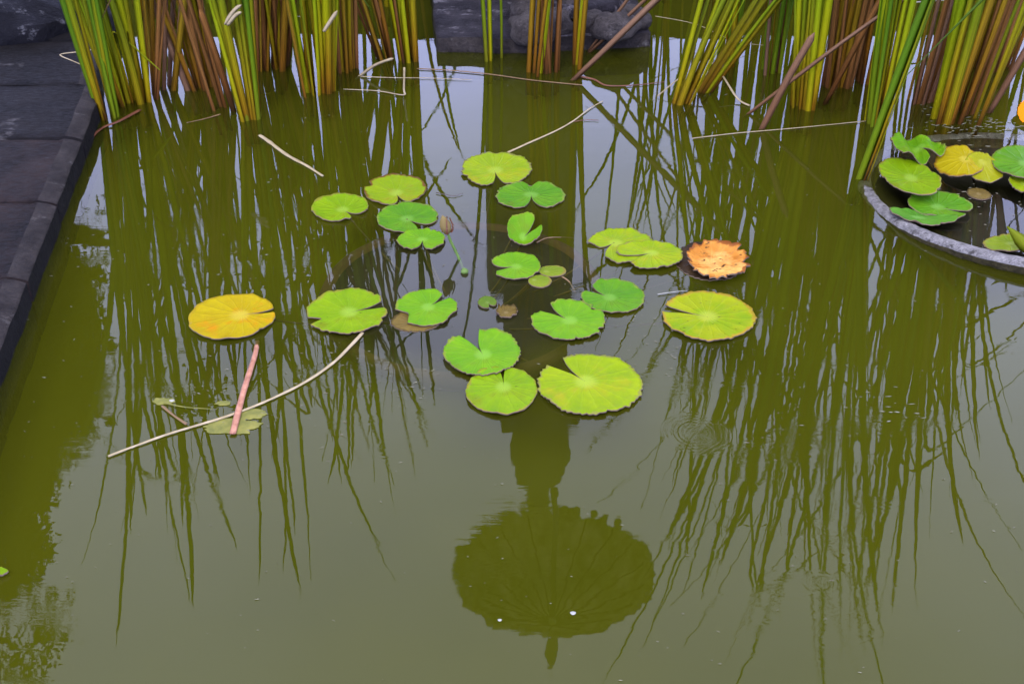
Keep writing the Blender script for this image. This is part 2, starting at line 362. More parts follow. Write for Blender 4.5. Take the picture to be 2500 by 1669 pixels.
# left paving: slabs with a paler bevelled lip over the water
pav = bpy.data.objects.new('stone_paving', None); COL.objects.link(pav); pav['kind'] = 'structure'
ZT = .062
e1 = G(211, 300, ZT); e0 = G(0, 840, ZT); ed = (e1 - e0).normalized()
def edge_x(y): t = (y - e0.y) / ed.y; return e0.x + ed.x * t
def slab(y0, y1, xl, mat, seed, dx1=0.0, xr=None):
    """one slab running left from the edge: subdivided top with uneven relief, lip, side"""
    g = .006; y0 += g; y1 -= g; nx, ny = 46, 12; rnd = random.Random(seed); dz = rnd.uniform(-.003, .003)
    vs, fs, fm = [], [], []
    def col(y): return xr(y) if xr else edge_x(y)
    offs = [(.0, -.20), (.0, -.012), (-.006, 0.0 - .009), (-.02, -.004), (-.042, 0.0)]   # side, lip
    rows = []
    for j in range(ny + 1):
        y = y0 + (y1 - y0) * j / ny; ex = col(y) ; row = []
        for (ox, oz) in offs:
            nn = noise.noise(Vector((ex * 9, y * 14, seed))) * .004 + noise.noise(Vector((y * 40, seed, 1))) * .0015
            row.append(len(vs)); vs.append((ex + ox + nn, y, ZT + dz + oz * .9 + (nn * .3 if oz > -.1 else 0)))
        for i in range(1, nx + 1):
            f = i / nx; xx = (ex - .042) * (1 - f ** 1.3) + xl * f ** 1.3
            e = min(j, ny - j) / ny; z = ZT + dz + .003 * noise.noise(Vector((xx * 7, y * 9, seed))) + .0015 * noise.noise(Vector((xx * 25, y * 30, seed))) - (.004 if e == 0 else 0)
            row.append(len(vs)); vs.append((xx, y, z))
        rows.append(row)
    for j in range(ny):
        for i in range(len(rows[0]) - 1):
            fs.append((rows[j][i + 1], rows[j][i], rows[j + 1][i], rows[j + 1][i + 1])); fm.append(2 if i < 1 else 1 if i < 4 else 0)
    b = len(vs)                                            # joint faces
    for r in (rows[0], rows[-1]):
        base = len(vs)
        for q in r: vs.append((vs[q][0], vs[q][1], -.1))
        for i in range(len(r) - 1): fs.append((r[i], r[i + 1], base + i + 1, base + i)); fm.append(0)
    return link('slab', vs, fs, None, pav, smooth=True, mats=[mat, M['slate_lip'], M['wet']], fm=fm)
ys = [.2, .5, .82, 1.15, 1.48, 1.81, 2.14, 2.47, 2.80, 3.13]
for i in range(len(ys) - 1):
    slab(ys[i], ys[i + 1], -3.3, M['slate_violet'] if 3 <= i <= 7 else M['slate'], i + 1, 0)
cx = edge_x(3.13)
slab(3.13, 3.46, -3.3, M['slate'], 31, xr=lambda y: cx - .02 - (y - 3.13) * .22)
slab(3.46, 3.85, -3.3, M['slate'], 32, xr=lambda y: cx - .11 - (y - 3.46) * .3)
slab(3.85, 4.4, -3.3, M['slate'], 33, xr=lambda y: cx - .22 - (y - 3.85) * .2)

def rock(name, c, r, sc, mat, seed, parent=None, n=28, amp=.22, lat=14):
    vs, fs = [], []
    for j in range(lat + 1):
        th = pi * j / lat
        for i in range(n):
            a = 2 * pi * i / n; d = Vector((sin(th) * cos(a), sin(th) * sin(a), cos(th)))
            q = r * (1 + amp * noise.noise(d * 1.6 + Vector((seed, 0, 0))) + amp * .35 * noise.noise(d * 5 + Vector((0, seed, 0))))
            vs.append((c[0] + d.x * q * sc[0], c[1] + d.y * q * sc[1], c[2] + d.z * q * sc[2]))
    for j in range(lat):
        for i in range(n): fs.append((j * n + i, j * n + (i + 1) % n, (j + 1) * n + (i + 1) % n, (j + 1) * n + i)[::-1])
    return link(name, vs, fs, mat, parent, origin=c)
p = G(40, 95, ZT)
tag(rock('boulder', (p.x - .10, p.y + .12, ZT), .22, (1.25, .8, .42), M['rock'], 3), 'dark rounded boulder with pale patches lying on the slate paving at top left', 'boulder')
p = G(185, 70, ZT)
tag(rock('boulder', (p.x, p.y + .1, ZT - .02), .10, (1.1, 1.2, .5), M['rock'], 9), 'small pale-flecked stone between the dark boulder and the leftmost reeds', 'stone')

# centre island slab with the carved pedestal
isl = thing('stepping_slab', 'rough slate slab lying in the water beneath the carved pedestal', 'stone slab', (.1, 3.9, 0))
def island(name, px, z0, zt, mat, seed, parent):
    c = [G(u, v, zt) for (u, v) in px]; vs, fs = [], []
    n = 22
    for j in range(n + 1):
        for i in range(n + 1):
            a = c[0].lerp(c[1], i / n); b = c[3].lerp(c[2], i / n); p = a.lerp(b, j / n)
            e = min(i, n - i, j, n - j)
            p.x += .006 * noise.noise(Vector((p.y * 20, seed, 0))); p.y += .010 * noise.noise(Vector((p.x * 14, seed, 3)))
            p.z = zt + .006 * noise.noise(Vector((p.x * 10, p.y * 10, seed))) + .003 * noise.noise(Vector((p.x * 40, p.y * 40, seed))) - (.006 if e == 0 else 0)
            vs.append(p)
    for j in range(n):
        for i in range(n): fs.append((j * (n + 1) + i, j * (n + 1) + i + 1, (j + 1) * (n + 1) + i + 1, (j + 1) * (n + 1) + i))
    ring = [i for i in range(n + 1)] + [j * (n + 1) + n for j in range(1, n + 1)] + [n * (n + 1) + i for i in range(n - 1, -1, -1)] + [j * (n + 1) for j in range(n - 1, 0, -1)]
    fm = [0] * len(fs); prev = ring
    for lv in (1, 2, 3):
        cur = []
        for q in ring:
            o = vs[q]; cur.append(len(vs)); k = .006 * noise.noise(Vector((o[0] * 30, o[1] * 30, lv * 2 + seed)))
            vs.append(Vector((o[0] + k, o[1] - abs(k), zt + (z0 - zt) * lv / 3)))
        m = len(ring)
        for i in range(m): fs.append((prev[i], cur[i], cur[(i + 1) % m], prev[(i + 1) % m])); fm.append(1)
        prev = cur
    return link(name, vs, fs, None, parent, mats=[mat, M['slate_lip']], fm=fm)
M['slate_mid'] = stone_mat('slate_weathered', (.018, .016, .021), (.070, .062, .076), (.26, .24, .27), 15, .55, .5)
island('slab', [(1066, 88), (1325, 92), (1290, -160), (1040, -160)], -.1, .05, M['slate_mid'], 1.5, isl)
island('slab', [(1335, 88), (1588, 74), (1490, -160), (1300, -160)], -.1, .05, M['slate_mid'], 4.5, isl)

ped = thing('carved_stone_pedestal', 'weathered grey carved stone pedestal with rounded feet on the slate slab', 'pedestal', (.1, 4.0, .05))
PC = (.10, 3.98)
lathe('plinth', [(.02, 0), (.172, 0), (.178, .02), (.168, .045), (.150, .05), (.02, .052)], M['slate_mid'], (G(1405, 100, .05).x, 3.80, .05), ped, 40, .05, 2)
def claw(cx_, cy_, r, sx, sy, sz, seed): return rock('foot', (cx_, cy_, .05 + r * sz * .5), r, (sx, sy, sz), M['carved'], seed, ped, 20, .3, 12)
for (u, v, r, s) in ((1300, 66, .062, 1), (1355, 50, .050, 2), (1505, 62, .060, 3), (1545, 40, .05, 4), (1450, 45, .045, 5), (1300, 20, .06, 6), (1400, 12, .06, 7)):
    q = G(u, v, .09); claw(q.x, q.y + .03, r, 1.15, 1.0, .8, s * 3.3)
def box_part(name, w0, w1, z0, z1, mat, dx=0):
    return lathe(name, [(w0 / 2 * .98, z0), (w0 / 2, z0 + .01), (w1 / 2, z1 - .01), (w1 / 2 * .97, z1), (.01, z1)], mat, (PC[0] + dx, PC[1] + .09, 0), ped, 48, .02, z0, sq=.75)
box_part('shaft', .335, .335, .10, 1.15, M['carved'], -.03)
box_part('shaft', .27, .25, 1.15, 1.68, M['carved'], -.005)
box_part('cap', .31, .31, 1.68, 1.80, M['carved'])
lathe('urn', [(.01, 1.80), (.09, 1.80), (.085, 1.83), (.11, 1.88), (.125, 1.97), (.128, 2.04), (.11, 2.13), (.075, 2.20), (.05, 2.25), (.047, 2.29), (.06, 2.31), (.055, 2.33), (.0, 2.33)],
      M['carved'], (PC[0] + .02, PC[1] + .09, 0), ped, 40, .08, 5)
for s in (-1, 1):
    rock('ear', (PC[0] + .02 + s * .135, PC[1] + .08, 1.84), .035, (1, 1, 1), M['carved'], 8 + s, ped, 12, .3, 8)

# parasol standing over the pedestal (only its mirror image shows)
par = thing('ceremonial_parasol', 'scalloped ribbed parasol over the pedestal, seen mirrored at the bottom centre', 'parasol', (.19, 4.12, .05))
QX, QY, QZ, QR = .19, 4.02, 2.70, .47
tube('pole', [(QX, QY, 2.2), (QX, QY, 2.6), (QX, QY, QZ + .30)], .014, M['bark'], par)
def canopy():
    n, m = 144, 10; vs, fs = [], []
    for side in (0, 1):
        for j in range(m + 1):
            f = j / m
            for i in range(n):
                a = 2 * pi * i / n; sc = 1 - .045 * abs(sin(a * 9 + .6)) * f + (.05 * noise.noise(Vector((cos(a) * 3, sin(a) * 3, 1))) + .07 * noise.noise(Vector((cos(a) * 13, sin(a) * 13, 2))) + .05 * noise.noise(Vector((cos(a) * 31, sin(a) * 31, 2)))) * f
                r = QR * f * sc; z = QZ + .36 * (1 - f ** 1.25) - .02 * abs(cos(a * 9)) * f + (.004 if side else 0)
                if f < .02: r = .005
                vs.append((QX + r * cos(a), QY + r * .88 * sin(a), z))
    q = n * (m + 1)
    for j in range(m):
        for i in range(n):
            k = (i + 1) % n
            fs.append((j * n + k, j * n + i, (j + 1) * n + i, (j + 1) * n + k)); fs.append((q + j * n + i, q + j * n + k, q + (j + 1) * n + k, q + (j + 1) * n + i))
    for i in range(n): k = (i + 1) % n; fs.append((m * n + i, q + m * n + i, q + m * n + k, m * n + k))
    return link('canopy', vs, fs, M['cloth'], par, origin=(QX, QY, QZ))
canopy()
for i in range(18):
    a = 2 * pi * i / 18 + .1
    tube('rib', [(QX + .02 * cos(a), QY + .02 * sin(a), QZ + .33), (QX + .22 * cos(a), QY + .19 * sin(a), QZ + .165), (QX + .42 * cos(a), QY + .37 * sin(a), QZ - .012)], .004, M['bark'], par, 5)
rnd = random.Random(5)
for i in range(34):                                            # short tassels on the rim
    a = 2 * pi * (i + rnd.uniform(-.3, .3)) / 34; l = rnd.uniform(.02, .045)
    x_, y_ = QX + .44 * cos(a), QY + .385 * sin(a)
    rock('tassel', (x_ + .01 * cos(a), y_ + .01 * sin(a), QZ - .01 - l * .4), .018, (1, 1, l / .03), M['cloth'], i, par, 8, .4, 6)
lathe('finial', [(.02, 0), (.028, .04), (.018, .08), (.026, .13), (.030, .20), (.020, .25), (.008, .29), (0, .30)], M['bark'], (QX, QY, QZ + .35), par, 14)

# sunken pot under the lilies, stone bowl at right
def bowl(name, c, R, zr, label, rim_t, mats, depth=.075, tiltx=0, wob=.02, n=96):
    t = thing(name, label, 'bowl', (c[0], c[1], 0))
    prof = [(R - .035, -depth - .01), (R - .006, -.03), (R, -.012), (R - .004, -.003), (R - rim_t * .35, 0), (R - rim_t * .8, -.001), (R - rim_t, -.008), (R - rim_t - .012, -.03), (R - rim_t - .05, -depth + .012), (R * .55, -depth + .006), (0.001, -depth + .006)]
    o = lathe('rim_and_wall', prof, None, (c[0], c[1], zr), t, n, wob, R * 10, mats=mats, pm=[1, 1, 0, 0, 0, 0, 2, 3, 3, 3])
    o.rotation_euler = (radians(tiltx), 0, 0); return t
c1 = G(1128, 700, -.02); bowl('sunken_pot', (c1.x, c1.y), .312, -.032, 'brown sunken pot just under the water below the central lilies', .028, [M['clay'], M['clay'], M['mud'], M['mud']], .052)
c2 = G(2522, 452, .02); bowl('stone_bowl', (c2.x, c2.y), 405e-3, .003, 'round pale stone bowl of lilies cut by the right edge', .034, [M['bowlstone'], M['bowlside'], M['bowlside'], M['mud']], .048, -4.6, .012, 220)

# ------------------------------------------------------------------ lily pads
G_CEN = 'lily pads floating round the sunken pot'; G_BOWL = 'lily leaves growing in the stone bowl'
M['pad_lime'] = pad_mat('pad_lime', (0.115, 0.221, 0.002), (0.165, 0.268, 0.002), (0.192, 0.188, 0.021), .06, spots=.008, patch=(.13, .17, .004), patchw=.56)
M['pad_limebrown'] = pad_mat('pad_lime_brown_edge', (0.138, 0.226, 0.002), (0.184, 0.264, 0.003), (0.119, 0.047, 0.010), .10, patch=(.20, .17, .01), patchw=.55)
M['pad_yg'] = pad_mat('pad_yellow_green', (0.147, 0.236, 0.002), (0.211, 0.283, 0.003), (0.184, 0.188, 0.034), .05, patch=(.24, .24, .006), patchw=.55)
M['pad_green'] = pad_mat('pad_green', (0.050, 0.169, 0.005), (0.087, 0.217, 0.005), (0.138, 0.198, 0.025), .06, spots=.012, patch=(.075, .13, .006), patchw=.58)
M['pad_green2'] = pad_mat('pad_bright_green', (0.078, 0.217, 0.004), (0.119, 0.259, 0.004), (0.156, 0.212, 0.021), .05, patch=(.10, .17, .006), patchw=.58)
M['pad_spot'] = pad_mat('pad_spotted', (0.192, 0.245, 0.002), (0.238, 0.274, 0.004), (0.275, 0.188, 0.015), .10, spots=.03, patch=(0.138, 0.226, 0.002), patchw=.5)
M['pad_yellow'] = pad_mat('pad_yellow', (0.303, 0.217, 0.002), (0.330, 0.259, 0.002), (0.284, 0.198, 0.006), .04, patch=(0.390, 0.156, 0.001), patchw=.56, vein=.12)
M['pad_orange'] = pad_mat('pad_orange_dead', (.34, .105, .008), (.52, .24, .045), (.20, .06, .012), .10, vein=.3, spots=.05, patch=(.62, .33, .09), patchw=.5)
M['pad_dull'] = pad_mat('pad_dull_green', (0.064, 0.122, 0.008), (0.092, 0.156, 0.010), (0.069, 0.075, 0.010), .1)
M['pad_pale'] = pad_mat('pad_pale_olive', (0.110, 0.169, 0.006), (0.152, 0.203, 0.010), (0.165, 0.141, 0.025), .14)
M['pad_dead'] = pad_mat('pad_dead_brown', (0.092, 0.062, 0.013), (0.147, 0.103, 0.023), (0.055, 0.038, 0.010), .15, vein=.4)
M['pad_purple'] = pad_mat('pad_rotten_dark', (0.021, 0.011, 0.006), (0.046, 0.026, 0.010), (0.023, 0.014, 0.006), .15)
M['pad_yelbrown'] = pad_mat('pad_yellow_brown', (0.275, 0.226, 0.002), (0.303, 0.245, 0.004), (0.229, 0.132, 0.010), .10, patch=(0.092, 0.024, 0.004), patchw=.60)
M['pad_olive'] = pad_mat('pad_olive_yellow', (0.211, 0.226, 0.003), (0.252, 0.255, 0.006), (0.211, 0.207, 0.013), .06)
M['pad_teal'] = pad_mat('pad_cool_green', (0.046, 0.160, 0.010), (0.083, 0.217, 0.019), (0.073, 0.188, 0.013), .06)

def pad(label, bbox, cen, notch, mat, na=.16, ser=.02, nteeth=34, z=.004, bites=(), group=G_CEN, warp=None, seed=1, curl=.006, name='lily_pad', cat='lily pad', lobe=.14, petiole=True, zoff=0, under=None, th=.0032):
    x0, x1, y0, y1 = bbox; um, vm = (x0 + x1) / 2, (y0 + y1) / 2
    A, B_ = G(um, y0, z), G(um, y1, z); cy_ = (A.y + B_.y) / 2; ry = (A.y - B_.y) / 2
    Lp, Rp = G(x0, vm, z), G(x1, vm, z); cx_ = (Lp.x + Rp.x) / 2; rx = (Rp.x - Lp.x) / 2
    C = G(cen[0], cen[1], z); ox, oy = C.x - cx_, C.y - cy_
    if notch is not None:
        Np = G(notch[0], notch[1], z); nd = atan2(Np.y - C.y, Np.x - C.x)
    else: nd = 0; na = 0.0
    rnd = random.Random(seed); NA, NR = 150, 11; vs, uv, fs = [], [], []
    teeth = [rnd.uniform(.3, 1.3) for _ in range(nteeth + 1)]
    bites = tuple(bites) + tuple((rnd.uniform(0, 6.28), rnd.uniform(.03, .09), rnd.uniform(.03, .09)) for _ in range(rnd.choice((1, 2, 3, 4)) if rx > .03 else 0))
    def rad(a):
        dx, dy = cos(a), sin(a); qa = (dx / rx) ** 2 + (dy / ry) ** 2; qb = ox * dx / rx ** 2 + oy * dy / ry ** 2; qc = (ox / rx) ** 2 + (oy / ry) ** 2 - 1
        disc = max(qb * qb - qa * qc, 1e-9); return (-qb + sqrt(disc)) / qa
    for j in range(NR + 1):
        f = j / NR; fr = f ** .8
        for i in range(NA + 1):
            t = i / NA
            opening = na * (fr ** 1.15) + (.012 if notch is not None else 0)
            a = nd + opening + t * (2 * pi - 2 * opening)
            a0 = nd + na + t * (2 * pi - 2 * na)
            r = rad(a)
            e = min(t, 1 - t)
            if notch is not None: r *= 1 - lobe * max(0, 1 - e / .07) ** 2
            wob = .035 * noise.noise(Vector((cos(a0) * 1.7 + seed, sin(a0) * 1.7, 0))) + .02 * noise.noise(Vector((cos(a0) * 5, sin(a0) * 5 + seed, 0)))
            ti = t * nteeth; k = int(ti) % nteeth; ph = ti - int(ti)
            tooth = ser * 1.9 * teeth[k] * (1 - ph) ** .8 * (1 if ph > .0 else 1)
            cut = 0
            for (ba, bd, bw) in bites:      # angle measured in the ground plane, depth, width
                da = (a - ba + pi) % (2 * pi) - pi
                cut = max(cut, bd * max(0, 1 - (da / bw) ** 2))
            edge_f = f ** 3
            rr = r * fr * (1 + wob * f + tooth * edge_f) * (1 - cut * f ** 2)
            X, Y = rr * cos(a), rr * sin(a)
            Z = -.0016 * math.exp(-(fr / .12) ** 2) + .0010 * cos(t * 2 * pi * 17) * f * (1 - f * .6) * .5
            Z += (curl * (f ** 5)) * (.35 + 1.3 * abs(noise.noise(Vector((cos(a0) * 2.2, sin(a0) * 2.2 + seed * 3, 4))))) + .0012 * noise.noise(Vector((X * 45, Y * 45, seed)))
            Z = max(Z, -.0022)
            if warp:
                X, Y, Z = warp(X / max(rx, ry), Y / max(rx, ry), Z, X, Y, max(rx, ry))
            vs.append((C.x + X, C.y + Y, z + zoff + Z)); uv.append((t, f))
    W = NA + 1
    for j in range(NR):
        for i in range(NA): fs.append((j * W + i, (j + 1) * W + i, (j + 1) * W + i + 1, j * W + i + 1))
    nt_ = len(fs)
    # underside + rim so that the pad has real thickness
    b = len(vs)
    for q in range(b): v = vs[q]; vs.append((v[0], v[1], v[2] - th)); uv.append(uv[q])
    for j in range(NR):
        for i in range(NA): fs.append((b + j * W + i, b + j * W + i + 1, b + (j + 1) * W + i + 1, b + (j + 1) * W + i))
    for i in range(NA): fs.append((NR * W + i, b + NR * W + i, b + NR * W + i + 1, NR * W + i + 1))
    for j in range(NR):
        fs.append((j * W, b + j * W, b + (j + 1) * W, (j + 1) * W)); fs.append(((j + 1) * W + NA, b + (j + 1) * W + NA, b + j * W + NA, j * W + NA))
    fm = [0] * nt_ + [1] * (len(fs) - nt_)
    root = thing(name, label, cat, (C.x, C.y, 0), group)
    link('leaf_blade', vs, fs, None, root, uvs=uv, mats=[M[mat], M['fringe_leaf']], fm=fm, origin=(C.x, C.y, z))
    if petiole:
        cc = PETC
        tube('petiole', [(C.x, C.y, z - .003), (C.x * .7 + cc[0] * .3, C.y * .7 + cc[1] * .3, -.05), (C.x * .45 + cc[0] * .55, C.y * .45 + cc[1] * .55, -.08)], .0022, M['petiole'], root, 5)
    return root
PETC = (c1.x, c1.y)
A_ = lambda deg: radians(deg)
pad('small lime pad furthest left of the upper lily group', (762, 898, 474, 540), (838, 513), (875, 530), 'pad_lime', .30, .012, seed=2)
pad('yellow-green pad with a browned ragged upper edge', (889, 1040, 427, 501), (968, 472), (980, 495), 'pad_limebrown', .22, .012, seed=3, bites=((A_(150), .12, .15),))
pad('mid-green pad tucked below the brown-edged pad', (921, 1068, 494, 566), (993, 532), (1030, 551), 'pad_green', .26, .008, seed=4, zoff=-.002)
pad('small bright green pad touching the bottom of the mid-green pad', (972, 1085, 561, 612), (1032, 584), (1028, 610), 'pad_green2', .26, .03, seed=5)
pad('yellow-green toothed pad farthest back, at a reed stalk', (1128, 1295, 373, 455), (1208, 416), (1217, 450), 'pad_yg', .20, .03, seed=6, bites=((A_(88), .10, .2),))
pad('green butterfly-shaped pad with frayed grey edge, second from the back', (1213, 1377, 445, 512), (1297, 474), (1299, 509), 'pad_green', .26, .03, seed=7, bites=((A_(92), .38, .35), (A_(-88), .25, .25)))
pad('round green pad pointing its notch left beside two tiny leaves', (1198, 1319, 618, 683), (1261, 651), (1205, 656), 'pad_green2', .26, .015, seed=8)
pad('tiny pale leaf right of the round green pad', (1316, 1382, 648, 675), (1330, 662), None, 'pad_pale', 0, .01, seed=9, curl=.001)
pad('tiny pale pointed leaf below the round green pad', (1290, 1346, 670, 700), (1300, 681), None, 'pad_pale', 0, .01, seed=10, curl=.001, zoff=-.001)
pad('ragged lime pad half under its right-hand neighbour', (1436, 1596, 559, 640), (1500, 590), (1450, 622), 'pad_yg', .35, .03, seed=11, zoff=-.001, bites=((A_(205), .30, .35), (A_(75), .08, .12)))
pad('lime pad overlapping the ragged pad beside the orange leaf', (1500, 1666, 592, 658), (1592, 619), (1512, 640), 'pad_yg', .30, .03, seed=12, zoff=.003, bites=((A_(115), .12, .2),))
pad('rotting purple-brown pad under the orange leaf', (1650, 1812, 588, 680), (1725, 630), None, 'pad_purple', 0, .03, seed=13, zoff=-.003, curl=.001, bites=((A_(20), .2, .4),))
pad('crumpled orange-brown dead pad beside the overlapping lime pads', (1680, 1822, 596, 688), (1738, 652), None, 'pad_orange', 0, .07, 24, seed=14, curl=.010, zoff=.003, bites=((A_(-60), .22, .16), (A_(160), .12, .2), (A_(5), .16, .08), (A_(40), .12, .07), (A_(100), .14, .1), (A_(200), .1, .1)),
    warp=lambda x, y, Z, X, Y, R: (X, Y, Z + .004 * noise.noise(Vector((X * 60, Y * 90, 3))) + .003))
pad('large spotted yellow-green pad furthest right of the central group', (1617, 1841, 714, 831), (1728, 772), (1640, 757), 'pad_spot', .13, .02, seed=15, lobe=.05)
pad('green pad with upper-left notch, just left of the spotted pad', (1420, 1572, 685, 764), (1486, 726), (1440, 706), 'pad_green', .22, .02, seed=16)
pad('green pad with a wide upper-left notch and nibbled right edge', (1299, 1476, 735, 830), (1391, 782), (1335, 755), 'pad_green2', .22, .025, seed=17, bites=((A_(38), .20, .16), (A_(-28), .10, .12)))
pad('tiny dull green leaf beside the small brown dead leaf', (1167, 1213, 723, 752), (1190, 738), (1203, 752), 'pad_dull', .3, .02, seed=18, curl=.001, petiole=False)
pad('small curled brown dead leaf floating near the middle', (1212, 1261, 748, 777), (1235, 762), None, 'pad_dead', 0, .08, 14, seed=19, curl=.008, petiole=False, name='dead_leaf', cat='dead leaf', group=None)
pad('yellow pad tinged orange at its left, leftmost of all pads', (461, 672, 720, 829), (590, 768), (668, 760), 'pad_yellow', .11, .006, seed=20, lobe=.06)
pad('large green pad with bite at lower left, right of the yellow pad', (751, 945, 707, 816), (853, 762), (925, 747), 'pad_lime', .15, .02, seed=21, bites=((A_(205), .28, .13), (A_(-80), .05, .06)), lobe=.08)
pad('sunken brown leaf showing under the heart-shaped pad', (955, 1075, 755, 806), (1010, 785), None, 'pad_dead', 0, .03, seed=29, zoff=-.003, curl=.001, petiole=False, name='dead_leaf', cat='dead leaf', group=None)
pad('heart-shaped green pad with a pointed lower edge', (967, 1116, 709, 796), (1046, 748), (1082, 728), 'pad_green2', .20, .015, seed=22, bites=((A_(215), .30, .40), (A_(-35), .12, .3)))
pad('bright green toothed pad overlapping the pad in front of it', (1086, 1267, 808, 918), (1180, 869), (1158, 836), 'pad_green2', .26, .035, 40, seed=23, zoff=.003, lobe=.12)
pad('round lime pad tucked under the toothed pad, notch upward', (1139, 1311, 897, 1012), (1230, 941), (1226, 905), 'pad_lime', .10, .008, seed=24, lobe=.10)
pad('largest yellow-green pad at the front right of the group', (1314, 1564, 868, 1011), (1428, 929), (1372, 895), 'pad_yg', .24, .03, 46, seed=25, lobe=.02)
pad('lime leaf tip just showing at the left edge of the photo', (-40, 20, 1386, 1408), (-12, 1397), None, 'pad_lime', 0, .02, seed=26, petiole=False, group=None)
# curled young leaf
def fold7(x, y, Z, X, Y, R):
    return (X * (.92), Y * .5 + .0, Z + .030 * max(0, y + .2) + .028 * abs(x) ** 1.6 + .004)
pad('young cupped green leaf standing up in the middle', (1236, 1328, 548, 616), (1275, 590), (1318, 570), 'pad_green2', .3, .02, seed=27, warp=fold7)

# bowl leaves
PETC = (c2.x, c2.y)
kw = dict(group=G_BOWL, name='lily_leaf', cat='lily leaf')
pad('curled bright green leaf at the back left of the stone bowl', (2176, 2302, 338, 396), (2245, 360), (2290, 392), 'pad_green2', .25, .03, seed=41, z=.030, warp=lambda x, y, Z, X, Y, R: (X, Y, Z + .022 * abs(x) ** 2 + .010 * sin(x * 7)), **kw)
pad('broad pale-green leaf leaning on the left rim of the bowl', (2152, 2290, 379, 486), (2225, 435), None, 'pad_lime', 0, .01, seed=42, z=.028, bites=((A_(40), .12, .5),), warp=lambda x, y, Z, X, Y, R: (X, Y, Z + .008 * x * x - .010 * y), **kw)
pad('flat oval green leaf in the bowl below the pale-green one', (2220, 2373, 468, 536), (2288, 506), (2362, 520), 'pad_green', .12, .012, seed=43, z=.014, **kw)
pad('narrow cool-green leaf draped inside the front rim of the bowl', (2176, 2326, 500, 566), (2240, 530), None, 'pad_teal', 0, .015, seed=44, z=.016, bites=((A_(45), .45, .6),), warp=lambda x, y, Z, X, Y, R: (X, Y * .62 - X * .30, Z + .012 * x * x - .004 * y), **kw)
pad('yellow leaf with a brown streak in the bowl', (2290, 2398, 362, 420), (2360, 388), None, 'pad_yelbrown', 0, .02, seed=45, z=.030, bites=((A_(0), .2, .4),), warp=lambda x, y, Z, X, Y, R: (X, Y, Z - .018 * x * x + .008 * y), **kw)
pad('folded olive-yellow leaf right of the yellow one', (2360, 2446, 378, 432), (2398, 392), None, 'pad_olive', 0, .01, seed=46, z=.030, warp=lambda x, y, Z, X, Y, R: (X, Y, Z - .012 * x * x + .01 * y), **kw)
pad('large dark green leaf cut by the right edge above the bowl', (2427, 2590, 358, 437), (2505, 400), (2560, 430), 'pad_green', .2, .01, seed=47, z=.034, warp=lambda x, y, Z, X, Y, R: (X, Y, Z - .012 * x * x), **kw)
pad('small yellow-green leaf under the large dark leaf at right', (2466, 2540, 428, 474), (2500, 450), None, 'pad_yg', 0, .02, seed=48, z=.016, **kw)
pad('pale green leaf lying against the front rim at right', (2402, 2530, 574, 612), (2470, 594), None, 'pad_pale', 0, .02, seed=49, z=.018, warp=lambda x, y, Z, X, Y, R: (X, Y, Z + .008 * x), **kw)
pad('brown leaf sunk in the dark bowl water', (2363, 2418, 459, 487), (2390, 473), None, 'pad_dead', 0, .04, seed=50, z=.003, curl=.001, petiole=False, group=None, name='dead_leaf', cat='dead leaf')
# spiky upright leaf at the right edge
def ribbon(name, pts, width, mat, parent=None, label=None, cat=None, group=None, th=.0012, side=None, tip=.15, uvscale=1.0, tipend=True, start=.75, slim=0.0):
    pts = [Vector(p) for p in pts]; P = []
    for i in range(len(pts) - 1):
        a = pts[max(i - 1, 0)]; b = pts[i]; c = pts[i + 1]; d = pts[min(i + 2, len(pts) - 1)]
        for k in range(5):
            t = k / 5; P.append(.5 * ((2 * b) + (c - a) * t + (2 * a - 5 * b + 4 * c - d) * t * t + (3 * b - a - 3 * c + d) * t ** 3))
    P.append(pts[-1]); m = len(P); vs, fs, uv = [], [], []; acc = 0
    for i, p in enumerate(P):
        if i: acc += (P[i] - P[i - 1]).length
        t = (P[min(i + 1, m - 1)] - P[max(i - 1, 0)]).normalized()
        s = Vector(side) if side is not None else Vector((1, 0, 0)); s = (s - t * s.dot(t)); s.normalize(); q = s.cross(t).normalized()
        f = i / (m - 1); wd = width * (start + (1 - start) * min(1, f * 4)) * (1 - slim * f)
        if tipend: wd *= max(.06, min(1, (1 - f) / tip)) if tip > 0 else 1
        h = max(th, wd * .16)
        for (cx_, hz, ux) in ((-.5, 0, 0), (0, .5, .5), (.5, 0, 1), (0, -.5, .5)):
            vs.append(p + s * wd * cx_ + q * h * hz); uv.append((ux, acc * uvscale))
    for i in range(m - 1):
        for k in range(4): fs.append((i * 4 + k, i * 4 + (k + 1) % 4, (i + 1) * 4 + (k + 1) % 4, (i + 1) * 4 + k))
    fs.append((3, 2, 1, 0)); fs.append(tuple((m - 1) * 4 + k for k in range(4)))
    o = link(name, vs, fs, mat, parent, uvs=uv, origin=tuple(pts[0]))
    if label: tag(o, label, cat, group)
    return o
sp = thing('young_leaf', 'upright pointed pale-green young leaf at the right end of the bowl rim', 'leaf', G(2500, 600, .02))
ribbon('leaf_blade', [G(2512, 612, .02), G(2490, 585, .045), G(2458, 552, .075)], .028, M['deep'], sp, tip=.5, uvscale=.3)
ribbon('leaf_blade', [G(2512, 612, .02), G(2515, 580, .05), G(2506, 556, .07)], .022, M['deep'], sp, tip=.5, uvscale=.3)

